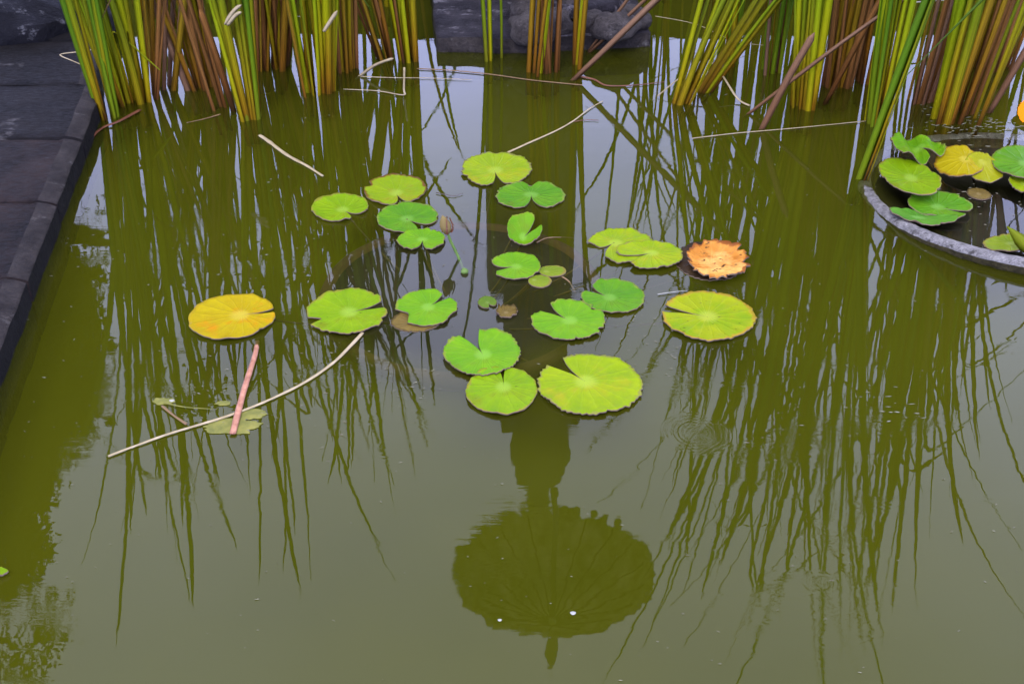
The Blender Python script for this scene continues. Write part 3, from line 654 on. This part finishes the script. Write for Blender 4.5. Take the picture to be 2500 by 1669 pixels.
# flower bud on its stalk
bt = thing('lily_bud', 'closed brown-green lily bud on a bent stalk, left of centre', 'flower bud', G(1132, 659))
b0 = G(1132, 659, -.02); b1 = PV(1118, 625, b0.y + .015); b2 = PV(1101, 590, b0.y + .02); b3 = PV(1092, 568, b0.y + .022)
M['stalk'] = simple('green_stalk', (.06, .12, .02), (.10, .17, .03), 30, .6, .2, .001)
tube('stalk', [b0, b1, b2, b3], .0032, M['stalk'], bt, 8)
bud = lathe('bud', [(.002, -.004), (.007, .0), (.0115, .010), (.0125, .018), (.010, .028), (.005, .038), (.0008, .044)], M['pad_dead'], tuple(b3), bt, 14)
bud.rotation_euler = (0, radians(-12), 0)
for i in range(4):
    a = i * pi / 2; tube('sepal', [(b3.x + .009 * cos(a), b3.y + .009 * sin(a), b3.z + .002), (b3.x + .0125 * cos(a), b3.y + .0125 * sin(a), b3.z + .016), (b3.x + .006 * cos(a), b3.y + .006 * sin(a), b3.z + .038)], .003, M['redstem'], bt, 5, taper=(1, .3))
rock('bract', tuple(G(1134, 662, .004)), .008, (1, 1, .8), M['stalk'], 4, bt, 10, .3, 8)

# ------------------------------------------------------------------ reeds
R0 = random.Random(21)
NB = 0
def clump(label, base, top, n, spread, mats, hr, wid=.019, fan=.05, group='reeds standing in the pond', depth=.05, kink=.18, curve=.10, name='reed_clump', short=0.12):
    """base px at the waterline, top px at the frame's upper edge (v = 0), blades fanning between"""
    global NB
    c = G(*base); root = thing(name, label, 'reeds', (c.x, c.y, 0), group)
    tv = top[1] if len(top) > 1 else 0
    T = PV(top[0], tv, c.y); d0 = (T - c).normalized()
    sw = (G(base[0] + spread, base[1]) - c).x / 2; n = n if n < 6 else int(n * 1.2)
    for i in range(n):
        q = (i + .5) / n * 2 - 1 + R0.uniform(-.25, .25)
        b = c + Vector((q * sw, R0.uniform(0, depth), -.07))
        d = (d0 + Vector((q * fan + R0.gauss(0, .018), R0.gauss(0, .035), 0))).normalized()
        hgt = R0.uniform(*hr); 
        if R0.random() < short: hgt *= R0.uniform(.3, .7)
        wd = wid * R0.uniform(.7, 1.35); mat = M[R0.choice(mats)]
        ben = Vector((R0.gauss(0, curve * .75) + d.x * .12, R0.gauss(0, curve), -.02)) * hgt
        pts = []; kk = R0.random() < kink; ks = R0.uniform(.55, .85); kd = Vector((R0.choice((-1, 1)) * R0.uniform(.4, 1), R0.uniform(-.3, .3), R0.uniform(-1.3, -.5)))
        for s in (0, .12, .26, .42, .58, .74, .88, 1.0):
            p = b + d * hgt * s + ben * (s ** 2.6)
            if kk and s > ks: p = b + d * hgt * ks + ben * (ks ** 2.6) + kd * hgt * (s - ks) * .9
            pts.append(p)
        ang = R0.gauss(0, .6); side = (cos(ang), sin(ang), 0)
        o = ribbon('blade', pts, wd, mat, root, side=side, tip=R0.choice((.25, .35, .08)), th=.003, slim=.55)
        NB += 1
    return root
g3 = ['green', 'green', 'lime', 'ochre']; br = ['brown', 'brown', 'ochre']; bb = ['brown']
clump('narrow green-and-yellow reed clump nearest the slate paving corner', (262, 300), (190, 0), 8, 34, ['green', 'green', 'deep'], (1.5, 2.0), .017, .05, curve=.05)
clump('wide reed clump second from left, yellow base turning green', (322, 260), (255, 0), 15, 62, ['green', 'green', 'lime'], (1.3, 2.0), .021, .07)
clump('thin upright brown reed stems between the leftmost yellow clumps and the brown fan', (360, 247), (358, 0), 4, 22, ['brown', 'ochre'], (1.0, 1.5), .018, .03)
clump('sparse ochre and green reeds right of the thin brown stems', (388, 226), (395, 0), 6, 40, ['ochre', 'green', 'tan', 'brown'], (1.1, 1.6), .018, .08)
clump('brown reed fan spreading up and left, left of centre-left', (492, 226), (430, 0), 13, 50, ['brown', 'brown', 'tan', 'ochre', 'green'], (.9, 1.5), .020, .14)
clump('slanting pair of brown-based blades left of the narrow yellow clump', (540, 276), (455, 0), 3, 26, ['brown', 'green'], (1.0, 1.6), .018, .05)
clump('narrow yellow-based clump standing furthest forward at left', (614, 300), (562, 0), 9, 34, ['green', 'green', 'lime', 'deep'], (1.4, 2.0), .018, .08)
clump('thick rust-brown clump with a yellow blade on its right', (650, 176), (650, 0), 15, 68, ['brown', 'brown', 'brown', 'ochre'], (1.1, 1.7), .022, .05)
clump('yellow-green blades hugging the right of the rust-brown clump', (682, 172), (660, 0), 4, 20, ['lime', 'green'], (1.1, 1.6), .019, .04)
clump('bright yellow-green clump with fine red streaks at the waterline', (780, 236), (765, 0), 13, 54, ['lime', 'lime', 'green'], (1.1, 1.65), .019, .07)
clump('lone slanting green blade left of the bright yellow-green clump', (752, 244), (700, 0), 2, 8, ['green', 'ochre'], (.9, 1.3), .018, .02)
clump('orange-based ochre clump right of the bright yellow-green clump', (842, 182), (830, 0), 10, 42, ['ochre', 'green', 'tan', 'brown'], (1.0, 1.6), .020, .06)
clump('ochre blades just left of the lilac water gap, left member', (950, 152), (905, 0), 7, 30, ['ochre', 'green', 'brown'], (1.0, 1.6), .019, .08)
clump('bright green and brown clump beside the lilac water gap', (1000, 155), (985, 0), 9, 38, ['green', 'lime', 'brown'], (1.1, 1.5), .019, .05)
clump('pair of vivid green stems in front of the slate slab', (1196, 155), (1192, 0), 3, 16, ['deep', 'lime'], (.9, 1.25), .016, .02, curve=.05)
clump('single pale green stem right of the vivid green pair', (1224, 146), (1228, 0), 1, 4, ['deep'], (.8, 1.0), .012, .01)
clump('yellow blades with green left edge before the carved pedestal', (1305, 192), (1320, 0), 5, 34, ['lime', 'ochre', 'lime'], (1.0, 1.3), .019, .05, curve=.04)
clump('bundle of tan-brown stems before the carved pedestal', (1342, 186), (1340, 0), 6, 40, ['brown', 'tan', 'brown'], (.9, 1.3), .019, .02, curve=.04)
clump('orange-yellow stem with a red base right of the tan bundle', (1408, 172), (1420, 0), 3, 12, ['ochre', 'lime'], (1.0, 1.3), .015, .02, curve=.05)
clump('bright lime blades all leaning right, left one steepest', (1648, 258), (1745, 0), 8, 30, ['lime', 'lime', 'green'], (1.0, 1.5), .020, .10, curve=.05, depth=.03)
clump('lime blades leaning strongly right behind the steep lime ones', (1690, 232), (1850, 0), 4, 26, ['lime', 'green'], (.9, 1.3), .019, .12, curve=.05, depth=.03)
clump('thin green stems in dark water between the lime blades and yellow clump', (1787, 165), (1802, 0), 5, 20, ['deep', 'green'], (1.4, 2.0), .017, .04)
clump('green and brown stems just left of the forward yellow-green clump', (1890, 185), (1915, 0), 7, 44, ['deep', 'brown', 'tan', 'green'], (1.5, 2.1), .018, .04)
clump('yellow-green clump with flat straight base, right of centre', (1965, 272), (1990, 0), 10, 44, ['lime', 'lime', 'green'], (1.7, 2.5), .021, .04)
clump('wide rust-brown clump between the yellow-green and tall green clumps', (2045, 218), (2085, 0), 14, 62, ['brown', 'brown', 'ochre'], (1.7, 2.7), .022, .04)
clump('brown and ochre blades just behind the tall green clump', (2118, 206), (2165, 0), 8, 36, ['brown', 'ochre'], (1.6, 2.6), .021, .04)
clump('tall broad green clump beside the stone bowl', (2148, 312), (2205, 0), 12, 44, ['green', 'deep', 'deep', 'lime'], (1.8, 2.6), .022, .05)
clump('dark green blades crossing right from the rim of the stone bowl', (2105, 446), (2262, 0), 3, 30, ['deep', 'green'], (1.4, 1.9), .020, .02, curve=.04, depth=.02)
clump('orange-brown blades behind the rim between green and olive clumps', (2250, 262), (2330, 0), 9, 50, ['brown', 'ochre', 'tan', 'brown'], (1.5, 2.5), .021, .05)
clump('olive-yellow clump just behind the stone bowl', (2310, 305), (2400, 0), 12, 54, ['ochre', 'green', 'ochre', 'lime'], (1.5, 2.3), .023, .05)
clump('brown stems right of the olive-yellow clump', (2352, 284), (2440, 0), 6, 34, ['brown'], (1.2, 1.9), .020, .05)
clump('single green blade pair slanting at the far right', (2385, 308), (2500, 0), 3, 12, ['deep', 'green'], (1.0, 1.5), .017, .02)
clump('brown thicket of reeds at the top right corner', (2422, 180), (2480, 0), 12, 90, ['brown', 'brown', 'ochre', 'green'], (1.2, 1.8), .021, .04)
# back rows: dense stands behind, seen mostly in the mirror of the water
bl = 'reed clump of the dense back row along the far side of the pond'
def back(xpx, Y, n, spread, hr, mats):
    c = PV(xpx, 60, Y); global NB
    root = thing('reed_clump', bl, 'reeds', (c.x, Y, 0), 'back row of reeds')
    for i in range(n):
        b = Vector((c.x + R0.uniform(-.5, .5) * spread, Y + R0.uniform(-.08, .08), -.07)); hgt = R0.uniform(*hr)
        d = Vector((R0.gauss(0, .05), R0.gauss(0, .05), 1)).normalized(); ben = Vector((R0.gauss(0, .12), R0.gauss(0, .1), 0)) * hgt
        pts = [b + d * hgt * s + ben * s ** 2.6 for s in (0, .2, .45, .7, .88, 1)]
        a = R0.gauss(0, .6)
        ribbon('blade', pts, R0.uniform(.013, .021), M[R0.choice(mats)], root, side=(cos(a), sin(a), 0), tip=R0.choice((.3, .1)), th=.003, slim=.5); NB += 1
for (xp, Y, n, s, hr) in ((330, 3.75, 6, .35, (1.0, 1.7)), (470, 4.0, 7, .35, (.9, 1.6)), (600, 3.9, 7, .35, (1.0, 1.7)), (740, 4.1, 9, .35, (1.0, 1.7)), (870, 3.95, 8, .3, (1.0, 1.6)), (960, 4.2, 8, .2, (.8, 1.4)),
                          (1640, 4.2, 6, .25, (.8, 1.4)), (1720, 4.2, 9, .35, (1.3, 2.1)), (1830, 4.0, 12, .4, (1.5, 2.3)), (1950, 4.1, 13, .4, (1.6, 2.5)), (2080, 3.95, 14, .4, (1.6, 2.6)), (2200, 4.1, 13, .4, (1.6, 2.5)), (2330, 3.9, 16, .4, (1.3, 2.2)), (2450, 4.1, 12, .4, (1.1, 1.8)),
                          (1180, 4.6, 5, .3, (.7, 1.1)), (1560, 4.3, 6, .2, (.9, 1.6))):
    back(xp, Y, n, s, hr, ['brown', 'green', 'ochre', 'lime', 'deep'])

# dead blades, bent stalks and floating straws
def lean(label, base, top, length, wpx, mat, extra=None, cat='reed blade', name='dead_reed_blade', dy=.0, z0=-.01):
    b = G(*base); T = PV(top[0], top[1], b.y + dy); d = (T - b); d.normalize(); b.z = z0
    wd = wpx / FPX * 3.4; e = b + d * length; mid = b + d * length * .5 + Vector((.0, .0, .01))
    return ribbon(name, [b, mid, e], wd, M[mat], None, label, cat, 'dead reed blades', tip=.10, th=.002)
lean('long pale brown blade leaning far right over the slate slab', (1392, 196), (1600, 0), 1.3, 17, 'tan')
lean('thin pinkish blade leaning right from behind the orange-yellow stem', (1432, 128), (1572, 0), .9, 10, 'tan')
lean('thin greyish blade crossing the pedestal, leaning slightly right', (1432, 125), (1530, 0), .7, 9, 'tan')
lean('cut pale-brown blade standing out at a slant in front of the yellow-green clump', (1856, 316), (1962, 122), .295, 17, 'tan')
lean('slender grey-brown blade lying long to the upper right', (1818, 278), (2180, 14), .62, 10, 'tan')
lean('short brown blade slanting right beside the wide rust-brown clump', (2010, 256), (2150, 0), .6, 15, 'brown')
lean('pinkish-brown blade slanting at the right edge above the bowl', (2412, 276), (2500, 130), .55, 18, 'tan')
lean('cut brown blade leaning left beside the brown fan', (572, 272), (502, 60), .30, 17, 'brown')
lean('thin tan blade rising right from the ochre clump base', (868, 186), (962, 134), .13, 8, 'straw')
def straw(label, px, wpx, mat, zs=None, cat='straw', name='floating_straw', taper=(1, .5), flat=.45, jit=0, group='straws on the water'):
    pts = [G(u, v, (zs[i] if zs else .003)) for i, (u, v) in enumerate(px)]
    r = .8 * wpx / FPX * (pts[0].y * CT + H * ST) / 2
    return tube(name, pts, r, M[mat], None, 6, flat, taper, jit, label, cat, group)
straw('long pale curved straw reaching to the lower left from under the bitten pad', [(264, 1113), (330, 1088), (420, 1056), (540, 1020), (640, 983), (740, 935), (810, 888), (850, 850), (885, 812)], 12, 'straw', taper=(.8, 1.1), jit=.25)
straw('salmon-pink straight stalk standing below the yellow pad', [(568, 1058), (596, 950), (622, 868), (628, 832)], 21, 'pink', [.004, .006, .004, -.006], taper=(1.05, .75), jit=.12)
straw('pale broken reed piece slanting down left of the upper lily group', [(634, 330), (660, 348), (700, 378), (750, 405), (788, 430)], 12, 'straw', taper=(1.2, .7), jit=.4)
straw('straw running from the back pad toward the upper right', [(1240, 372), (1300, 345), (1360, 318), (1400, 295), (1440, 265), (1472, 247)], 10, 'straw', taper=(.9, .4), jit=.3)
straw('short dark side twig joining that straw at its upper end', [(1402, 297), (1430, 293), (1462, 294)], 5, 'redstem')
straw('long thin straw crossing the lilac gap before the slab', [(1018, 168), (1100, 172), (1200, 182), (1300, 196), (1422, 208)], 6, 'straw_dark', taper=(1, 1))
straw('thin pale straw left of the crossing straw', [(880, 187), (960, 190), (1050, 191), (1152, 195)], 5, 'straw')
straw('reed stalk bent at a right angle above the brown-edged pad', [(838, 218), (920, 222), (984, 232), (986, 218), (987, 165)], 7, 'straw', [.003, .004, .006, .02, .08], taper=(.5, 1.1))
straw('dark curved stalk right of the tan bundle', [(1410, 186), (1450, 194), (1482, 209), (1550, 208), (1622, 200)], 8, 'redstem', taper=(1.4, .4))
straw('thin straight straw across the right reeds, ending at the tall green clump', [(1690, 338), (1800, 325), (1950, 312), (2130, 294)], 6, 'straw', taper=(.8, .6))
straw('brown wet leaf trailing along the slate paving edge', [(342, 268), (290, 296), (250, 312), (222, 340), (190, 405), (166, 462)], 14, 'redstem', [.004, .006, .004, .003, .003, .003], flat=.3)
straw('short white straw between the green pad and the spotted pad', [(1606, 718), (1640, 713), (1678, 709)], 5, 'petal')
straw('bent pale straw poking over the slate paving', [(237, 120), (190, 127), (147, 134), (180, 150), (216, 165)], 7, 'straw', [.12, .11, .10, .10, .09])
straw('pale twisted straw caught across the second reed clump', [(252, 188), (272, 194), (298, 204)], 8, 'straw', [.06, .06, .05])
straw('arched white straw in front of the rust-brown clump', [(640, 60), (675, 45), (710, 40), (755, 43)], 7, 'petal', [.08, .10, .11, .11], taper=(.6, .6))
straw('thin brown leaf floating beneath the slanting pair', [(455, 300), (500, 290), (538, 279)], 7, 'straw_dark', taper=(.4, 1))
straw('thin dark twig floating right of the mid-green pads', [(1065, 470), (1105, 478), (1130, 472)], 5, 'twig')
straw('slim brown stem of the cupped leaf', [(1310, 592), (1340, 580), (1400, 580)], 6, 'straw_dark', [.006, .003, -.004])
straw('brown sunken stem right of the tiny pale leaves', [(1372, 675), (1390, 688), (1405, 715)], 7, 'straw_dark', [.0015, 0.0, -.01])
straw('bent brown leaf behind the lime blades', [(1605, 235), (1660, 190), (1722, 148), (1760, 180), (1800, 240), (1830, 258)], 9, 'straw', [.004, .04, .07, .05, .01, .003], taper=(.5, 1))
straw('fine straw arching across the dark water at top right', [(1600, 40), (1700, 60), (1790, 100), (1875, 112)], 4, 'straw', [.1, .06, .03, .003])
straw('white woven straw at the top edge above the green clump', [(2210, 8), (2260, 4), (2310, 1)], 9, 'petal', [.1, .1, .1])
# curly husks hanging on the reeds
for (lab, pts) in (('curled pale husk hanging on the narrow forward clump', [(548, 60), (570, 28), (590, 12)]), ('lower curled husk on the forward clump', [(555, 62), (575, 38), (590, 30)]), ('pale husk strip beside the orange-based clump', [(790, 78), (808, 50), (824, 26)])):
    b = G(614, 300); q = [PV(u, v, b.y + .0) for (u, v) in pts]
    ribbon('reed_husk', q, .010, M['straw'], None, lab, 'husk', 'curled husks on the reeds', tip=.2, th=.002)

# algae rafts and small scum
def raft(label, px, rx, ry, seed):
    c = G(px[0], px[1], 0); rnd = random.Random(seed); vs, fs = [], []
    n, m = 40, 5
    for j in range(m + 1):
        for i in range(n):
            a = 2 * pi * i / n; f = j / m; k = 1 + .45 * noise.noise(Vector((cos(a) * 2, sin(a) * 2, seed))) + .25 * noise.noise(Vector((cos(a) * 7, sin(a) * 7, seed)))
            x_, y_ = rx * f * k * cos(a), ry * f * k * sin(a)
            vs.append((c.x + x_, c.y + y_, .0012 + .0022 * noise.noise(Vector((x_ * 70, y_ * 90, seed))) * (1 - f) + .001 * (1 - f)))
    for j in range(m):
        for i in range(n): k = (i + 1) % n; fs.append((j * n + i, (j + 1) * n + i, (j + 1) * n + k, j * n + k))
    o = link('algae_raft', vs, fs, M['algae'], origin=tuple(c)); return tag(o, label, 'algae', 'small algae rafts')
raft('pale algae raft under the lower end of the pink stalk', (565, 1040), .050, .022, 3)
raft('small algae raft right of the pink stalk', (612, 1012), .030, .016, 5)
raft('tiny yellow algae scrap left of the pink stalk', (400, 980), .022, .010, 8)
raft('bright algae scrap between pink stalk and long straw', (545, 985), .014, .007, 12)
straw('submerged-looking pale twig joining the small algae scraps', [(400, 982), (450, 993), (520, 998)], 6, 'algae')
straw('greyish broken stalk below the tiny algae scrap', [(395, 990), (430, 1018), (455, 1035)], 11, 'straw_dark', taper=(.6, 1), jit=.5)
def petal(label, u, v, s, mat='petal'):
    c = G(u, v, .002); vs = [(c.x, c.y, .004)]; fs = []
    for i in range(10): a = 2 * pi * i / 10; vs.append((c.x + s * cos(a) * (1 + .2 * sin(3 * a)), c.y + s * .8 * sin(a), .0015))
    for i in range(10): fs.append((0, 1 + i, 1 + (i + 1) % 10))
    return tag(link('petal', vs, fs, M[mat], origin=tuple(c)), label, 'petal')
petal('white round petal on the mirrored parasol, right one', 1399, 1495, .0045)
petal('smaller white petal on the mirrored parasol, left one', 1220, 1512, .0032)
petal('pale petal on the algae scrap left of the pink stalk', 419, 977, .005)
# flecks: uncountable dust and bits on the surface
def flecks():
    rnd = random.Random(77); vs, fs = [], []
    def one(x_, y_, s):
        a = rnd.gauss(0, .35); l = s * rnd.uniform(.7, 2.6); h = s * rnd.uniform(.25, .6); b = len(vs); ca, sa = cos(a), sin(a)
        for (p, q) in ((-l, 0), (-.3 * l, h), (l, .2 * h), (.2 * l, -h)): vs.append((x_ + p * ca - q * sa, y_ + p * sa + q * ca, .0013))
        fs.append((b, b + 3, b + 2, b + 1))
        vs.append((x_, y_, .0022)); 
        for k in range(4): fs.append((b + 4, b + k, b + (k + 1) % 4))
    for _ in range(380):
        q = G(rnd.uniform(0, 2500), rnd.uniform(150, 1669) ** 1); one(q.x, q.y, rnd.uniform(.0005, .0020))
    for (cu, cv, su, sv, n, s) in ((2440, 320, 60, 22, 70, .005), (2340, 305, 60, 12, 40, .005), (1650, 235, 60, 14, 25, .003), (2300, 265, 50, 10, 20, .004), (560, 980, 90, 40, 60, .0022), (1640, 860, 60, 30, 30, .002), (870, 940, 120, 60, 50, .002), (1120, 640, 60, 60, 30, .002), (1560, 790, 40, 30, 25, .002), (700, 640, 130, 90, 40, .002), (1900, 1070, 60, 30, 12, .003), (1000, 960, 60, 30, 30, .002), (2150, 990, 60, 20, 20, .003), (2400, 480, 60, 40, 30, .004)):
        for _ in range(n): q = G(rnd.gauss(cu, su), rnd.gauss(cv, sv)); one(q.x, q.y, s * rnd.uniform(.4, 1.2))
    return tag(link('floating_flecks', vs, fs, M['debris'], smooth=False), kind='stuff', label='tiny pale flecks and scraps scattered over the water')
flecks()

# ------------------------------------------------------------------ tree beyond the left side (mirrored at left)
def tree():
    rnd = random.Random(11); base = Vector((-4.3, 6.3, .05))
    t = thing('leafy_tree', 'dark leafy tree whose crown is mirrored along the left of the pond', 'tree', base)
    tube('trunk', [base, base + Vector((.1, -.05, 1.2)), base + Vector((.15, -.1, 2.4)), base + Vector((.1, -.2, 4.0)), base + Vector((.2, -.2, 5.2))], .13, M['bark'], t, 12, taper=(1, .35))
    vs, fs = [], []
    def leaf(c, s):
        d = Vector((rnd.gauss(0, 1), rnd.gauss(0, 1), rnd.gauss(-.2, .7))).normalized(); q = d.cross(Vector((rnd.random(), rnd.random(), rnd.random())).normalized()).normalized(); k = len(vs)
        up = d.cross(q) * s * .12
        vs.extend([c, c + d * s * .5 + q * s * .28 + up, c + d * s, c + d * s * .5 - q * s * .28 + up]); fs.append((k, k + 1, k + 2, k + 3))
    def inside(u, v):
        if v < 560: return 0
        # right-hand outline of the crown as mirrored
        ks = [(560, 120), (620, 150), (660, 215), (760, 245), (900, 255), (1000, 235), (1080, 195), (1180, 130), (1260, 105), (1340, 128), (1400, 95), (1440, 45), (1480, -10), (1560, -60)]
        for i in range(len(ks) - 1):
            if ks[i][0] <= v < ks[i + 1][0]:
                f = (v - ks[i][0]) / (ks[i + 1][0] - ks[i][0]); return ks[i][1] + f * (ks[i + 1][1] - ks[i][1])
        return -9999
    cl = 0
    while cl < 1300:
        v = rnd.uniform(560, 1560); lim = inside(0, v); u = lim - abs(rnd.gauss(0, 1)) ** 1.2 * 230 - 14
        if u < -900: continue
        Y = rnd.uniform(4.9, 6.4); c = PR(u, v, Y); cl += 1
        for _ in range(24):
            leaf(c + Vector((rnd.gauss(0, .045), rnd.gauss(0, .05), rnd.gauss(0, .04))), rnd.uniform(.035, .07))
    for _ in range(1100):                  # unseen crown added over the paving at left to darken it and the water
        c = Vector((rnd.uniform(-5.6, -2.0), rnd.uniform(2.6, 7.4), 0)); c.z = 3.9 + 1.5 * noise.noise(Vector((c.x, c.y, 2))) + rnd.uniform(-1.0, 1.4)
        dz = -(c.z + H); dep = c.y * CT - dz * ST            # keep clear of the open sky that the water mirrors
        um = 1250 + FPX * c.x / dep; vm = 834.5 - FPX * (c.y * ST + dz * CT) / dep
        if um > max(-60, inside(0, vm) - 70) - (0 if vm < 1480 else 260): continue
        for _k in range(16): leaf(c + Vector((rnd.gauss(0, .10), rnd.gauss(0, .10), rnd.gauss(0, .07))), rnd.uniform(.08, .14))
    # looser sprays: mirrored at the bottom-left corner, and among the reeds
    for (u0, u1, v0, v1, n, k) in ((-250, 150, 1470, 1720, 150, 15), (100, 340, 560, 640, 24, 7), (230, 420, 470, 740, 40, 7), (420, 760, 520, 700, 38, 8), (430, 560, 860, 1010, 14, 10), (150, 250, 640, 1000, 30, 6)):
        for _ in range(n):
            Y = rnd.uniform(5.0, 5.9); c = PR(rnd.uniform(u0, u1), rnd.uniform(v0, v1), Y)
            for _ in range(k): leaf(c + Vector((rnd.gauss(0, .05), rnd.gauss(0, .05), rnd.gauss(0, .03))), rnd.uniform(.03, .055))
    link('crown', vs, fs, M['leaf_tree'], t, origin=tuple(base + Vector((0, 0, 2.2))))['kind'] = 'stuff'
    limbs = [((120, 560), (330, 600), (520, 640)), ((0, 700), (160, 720), (260, 760)), ((0, 900), (160, 900), (230, 930)), ((-100, 1100), (40, 1150), (110, 1200)), ((-100, 1300), (0, 1330), (100, 1350)), ((-200, 1480), (0, 1560), (120, 1600)), ((60, 600), (180, 590), (300, 560)), ((200, 560), (165, 540), (150, 520))]
    for a, b, c in limbs:
        P0 = PR(*a, 5.6); tube('limb', [Vector((base.x + .12, base.y - .1, max(1.2, min(4.6, P0.z - .3)))), P0, PR(*b, 5.5), PR(*c, 5.4)], .035, M['bark'], t, 6, taper=(1, .15))
tree()

# ------------------------------------------------------------------ garden lamp behind the right reeds (its glow is mirrored at the right edge)
lp = PR(2516, 270, 3.6)
lt = thing('garden_lamp', 'small lit orange garden lamp mirrored at the right edge of the water', 'lamp', (lp.x, lp.y, -.085))
m, nt = new_mat('lamp_glow'); em = nt.nodes.new('ShaderNodeEmission'); em.inputs[0].default_value = (1.0, .24, .012, 1); em.inputs[1].default_value = 14
o = nt.nodes.new('ShaderNodeOutputMaterial'); L(nt, em.outputs[0], o.inputs[0]); M['glow'] = m
tube('post', [(lp.x, lp.y, -.085), (lp.x, lp.y, .05), (lp.x, lp.y, lp.z - .07)], .016, M['metal'], lt, 10)
lathe('globe', [(.004, -.040), (.022, -.035), (.034, -.018), (.038, 0), (.034, .018), (.022, .035), (.004, .040)], M['glow'], tuple(lp), lt, 20)
lathe('cap', [(.045, .036), (.05, .042), (.028, .06), (.004, .072)], M['metal'], tuple(lp), lt, 20)
print('blades', NB)
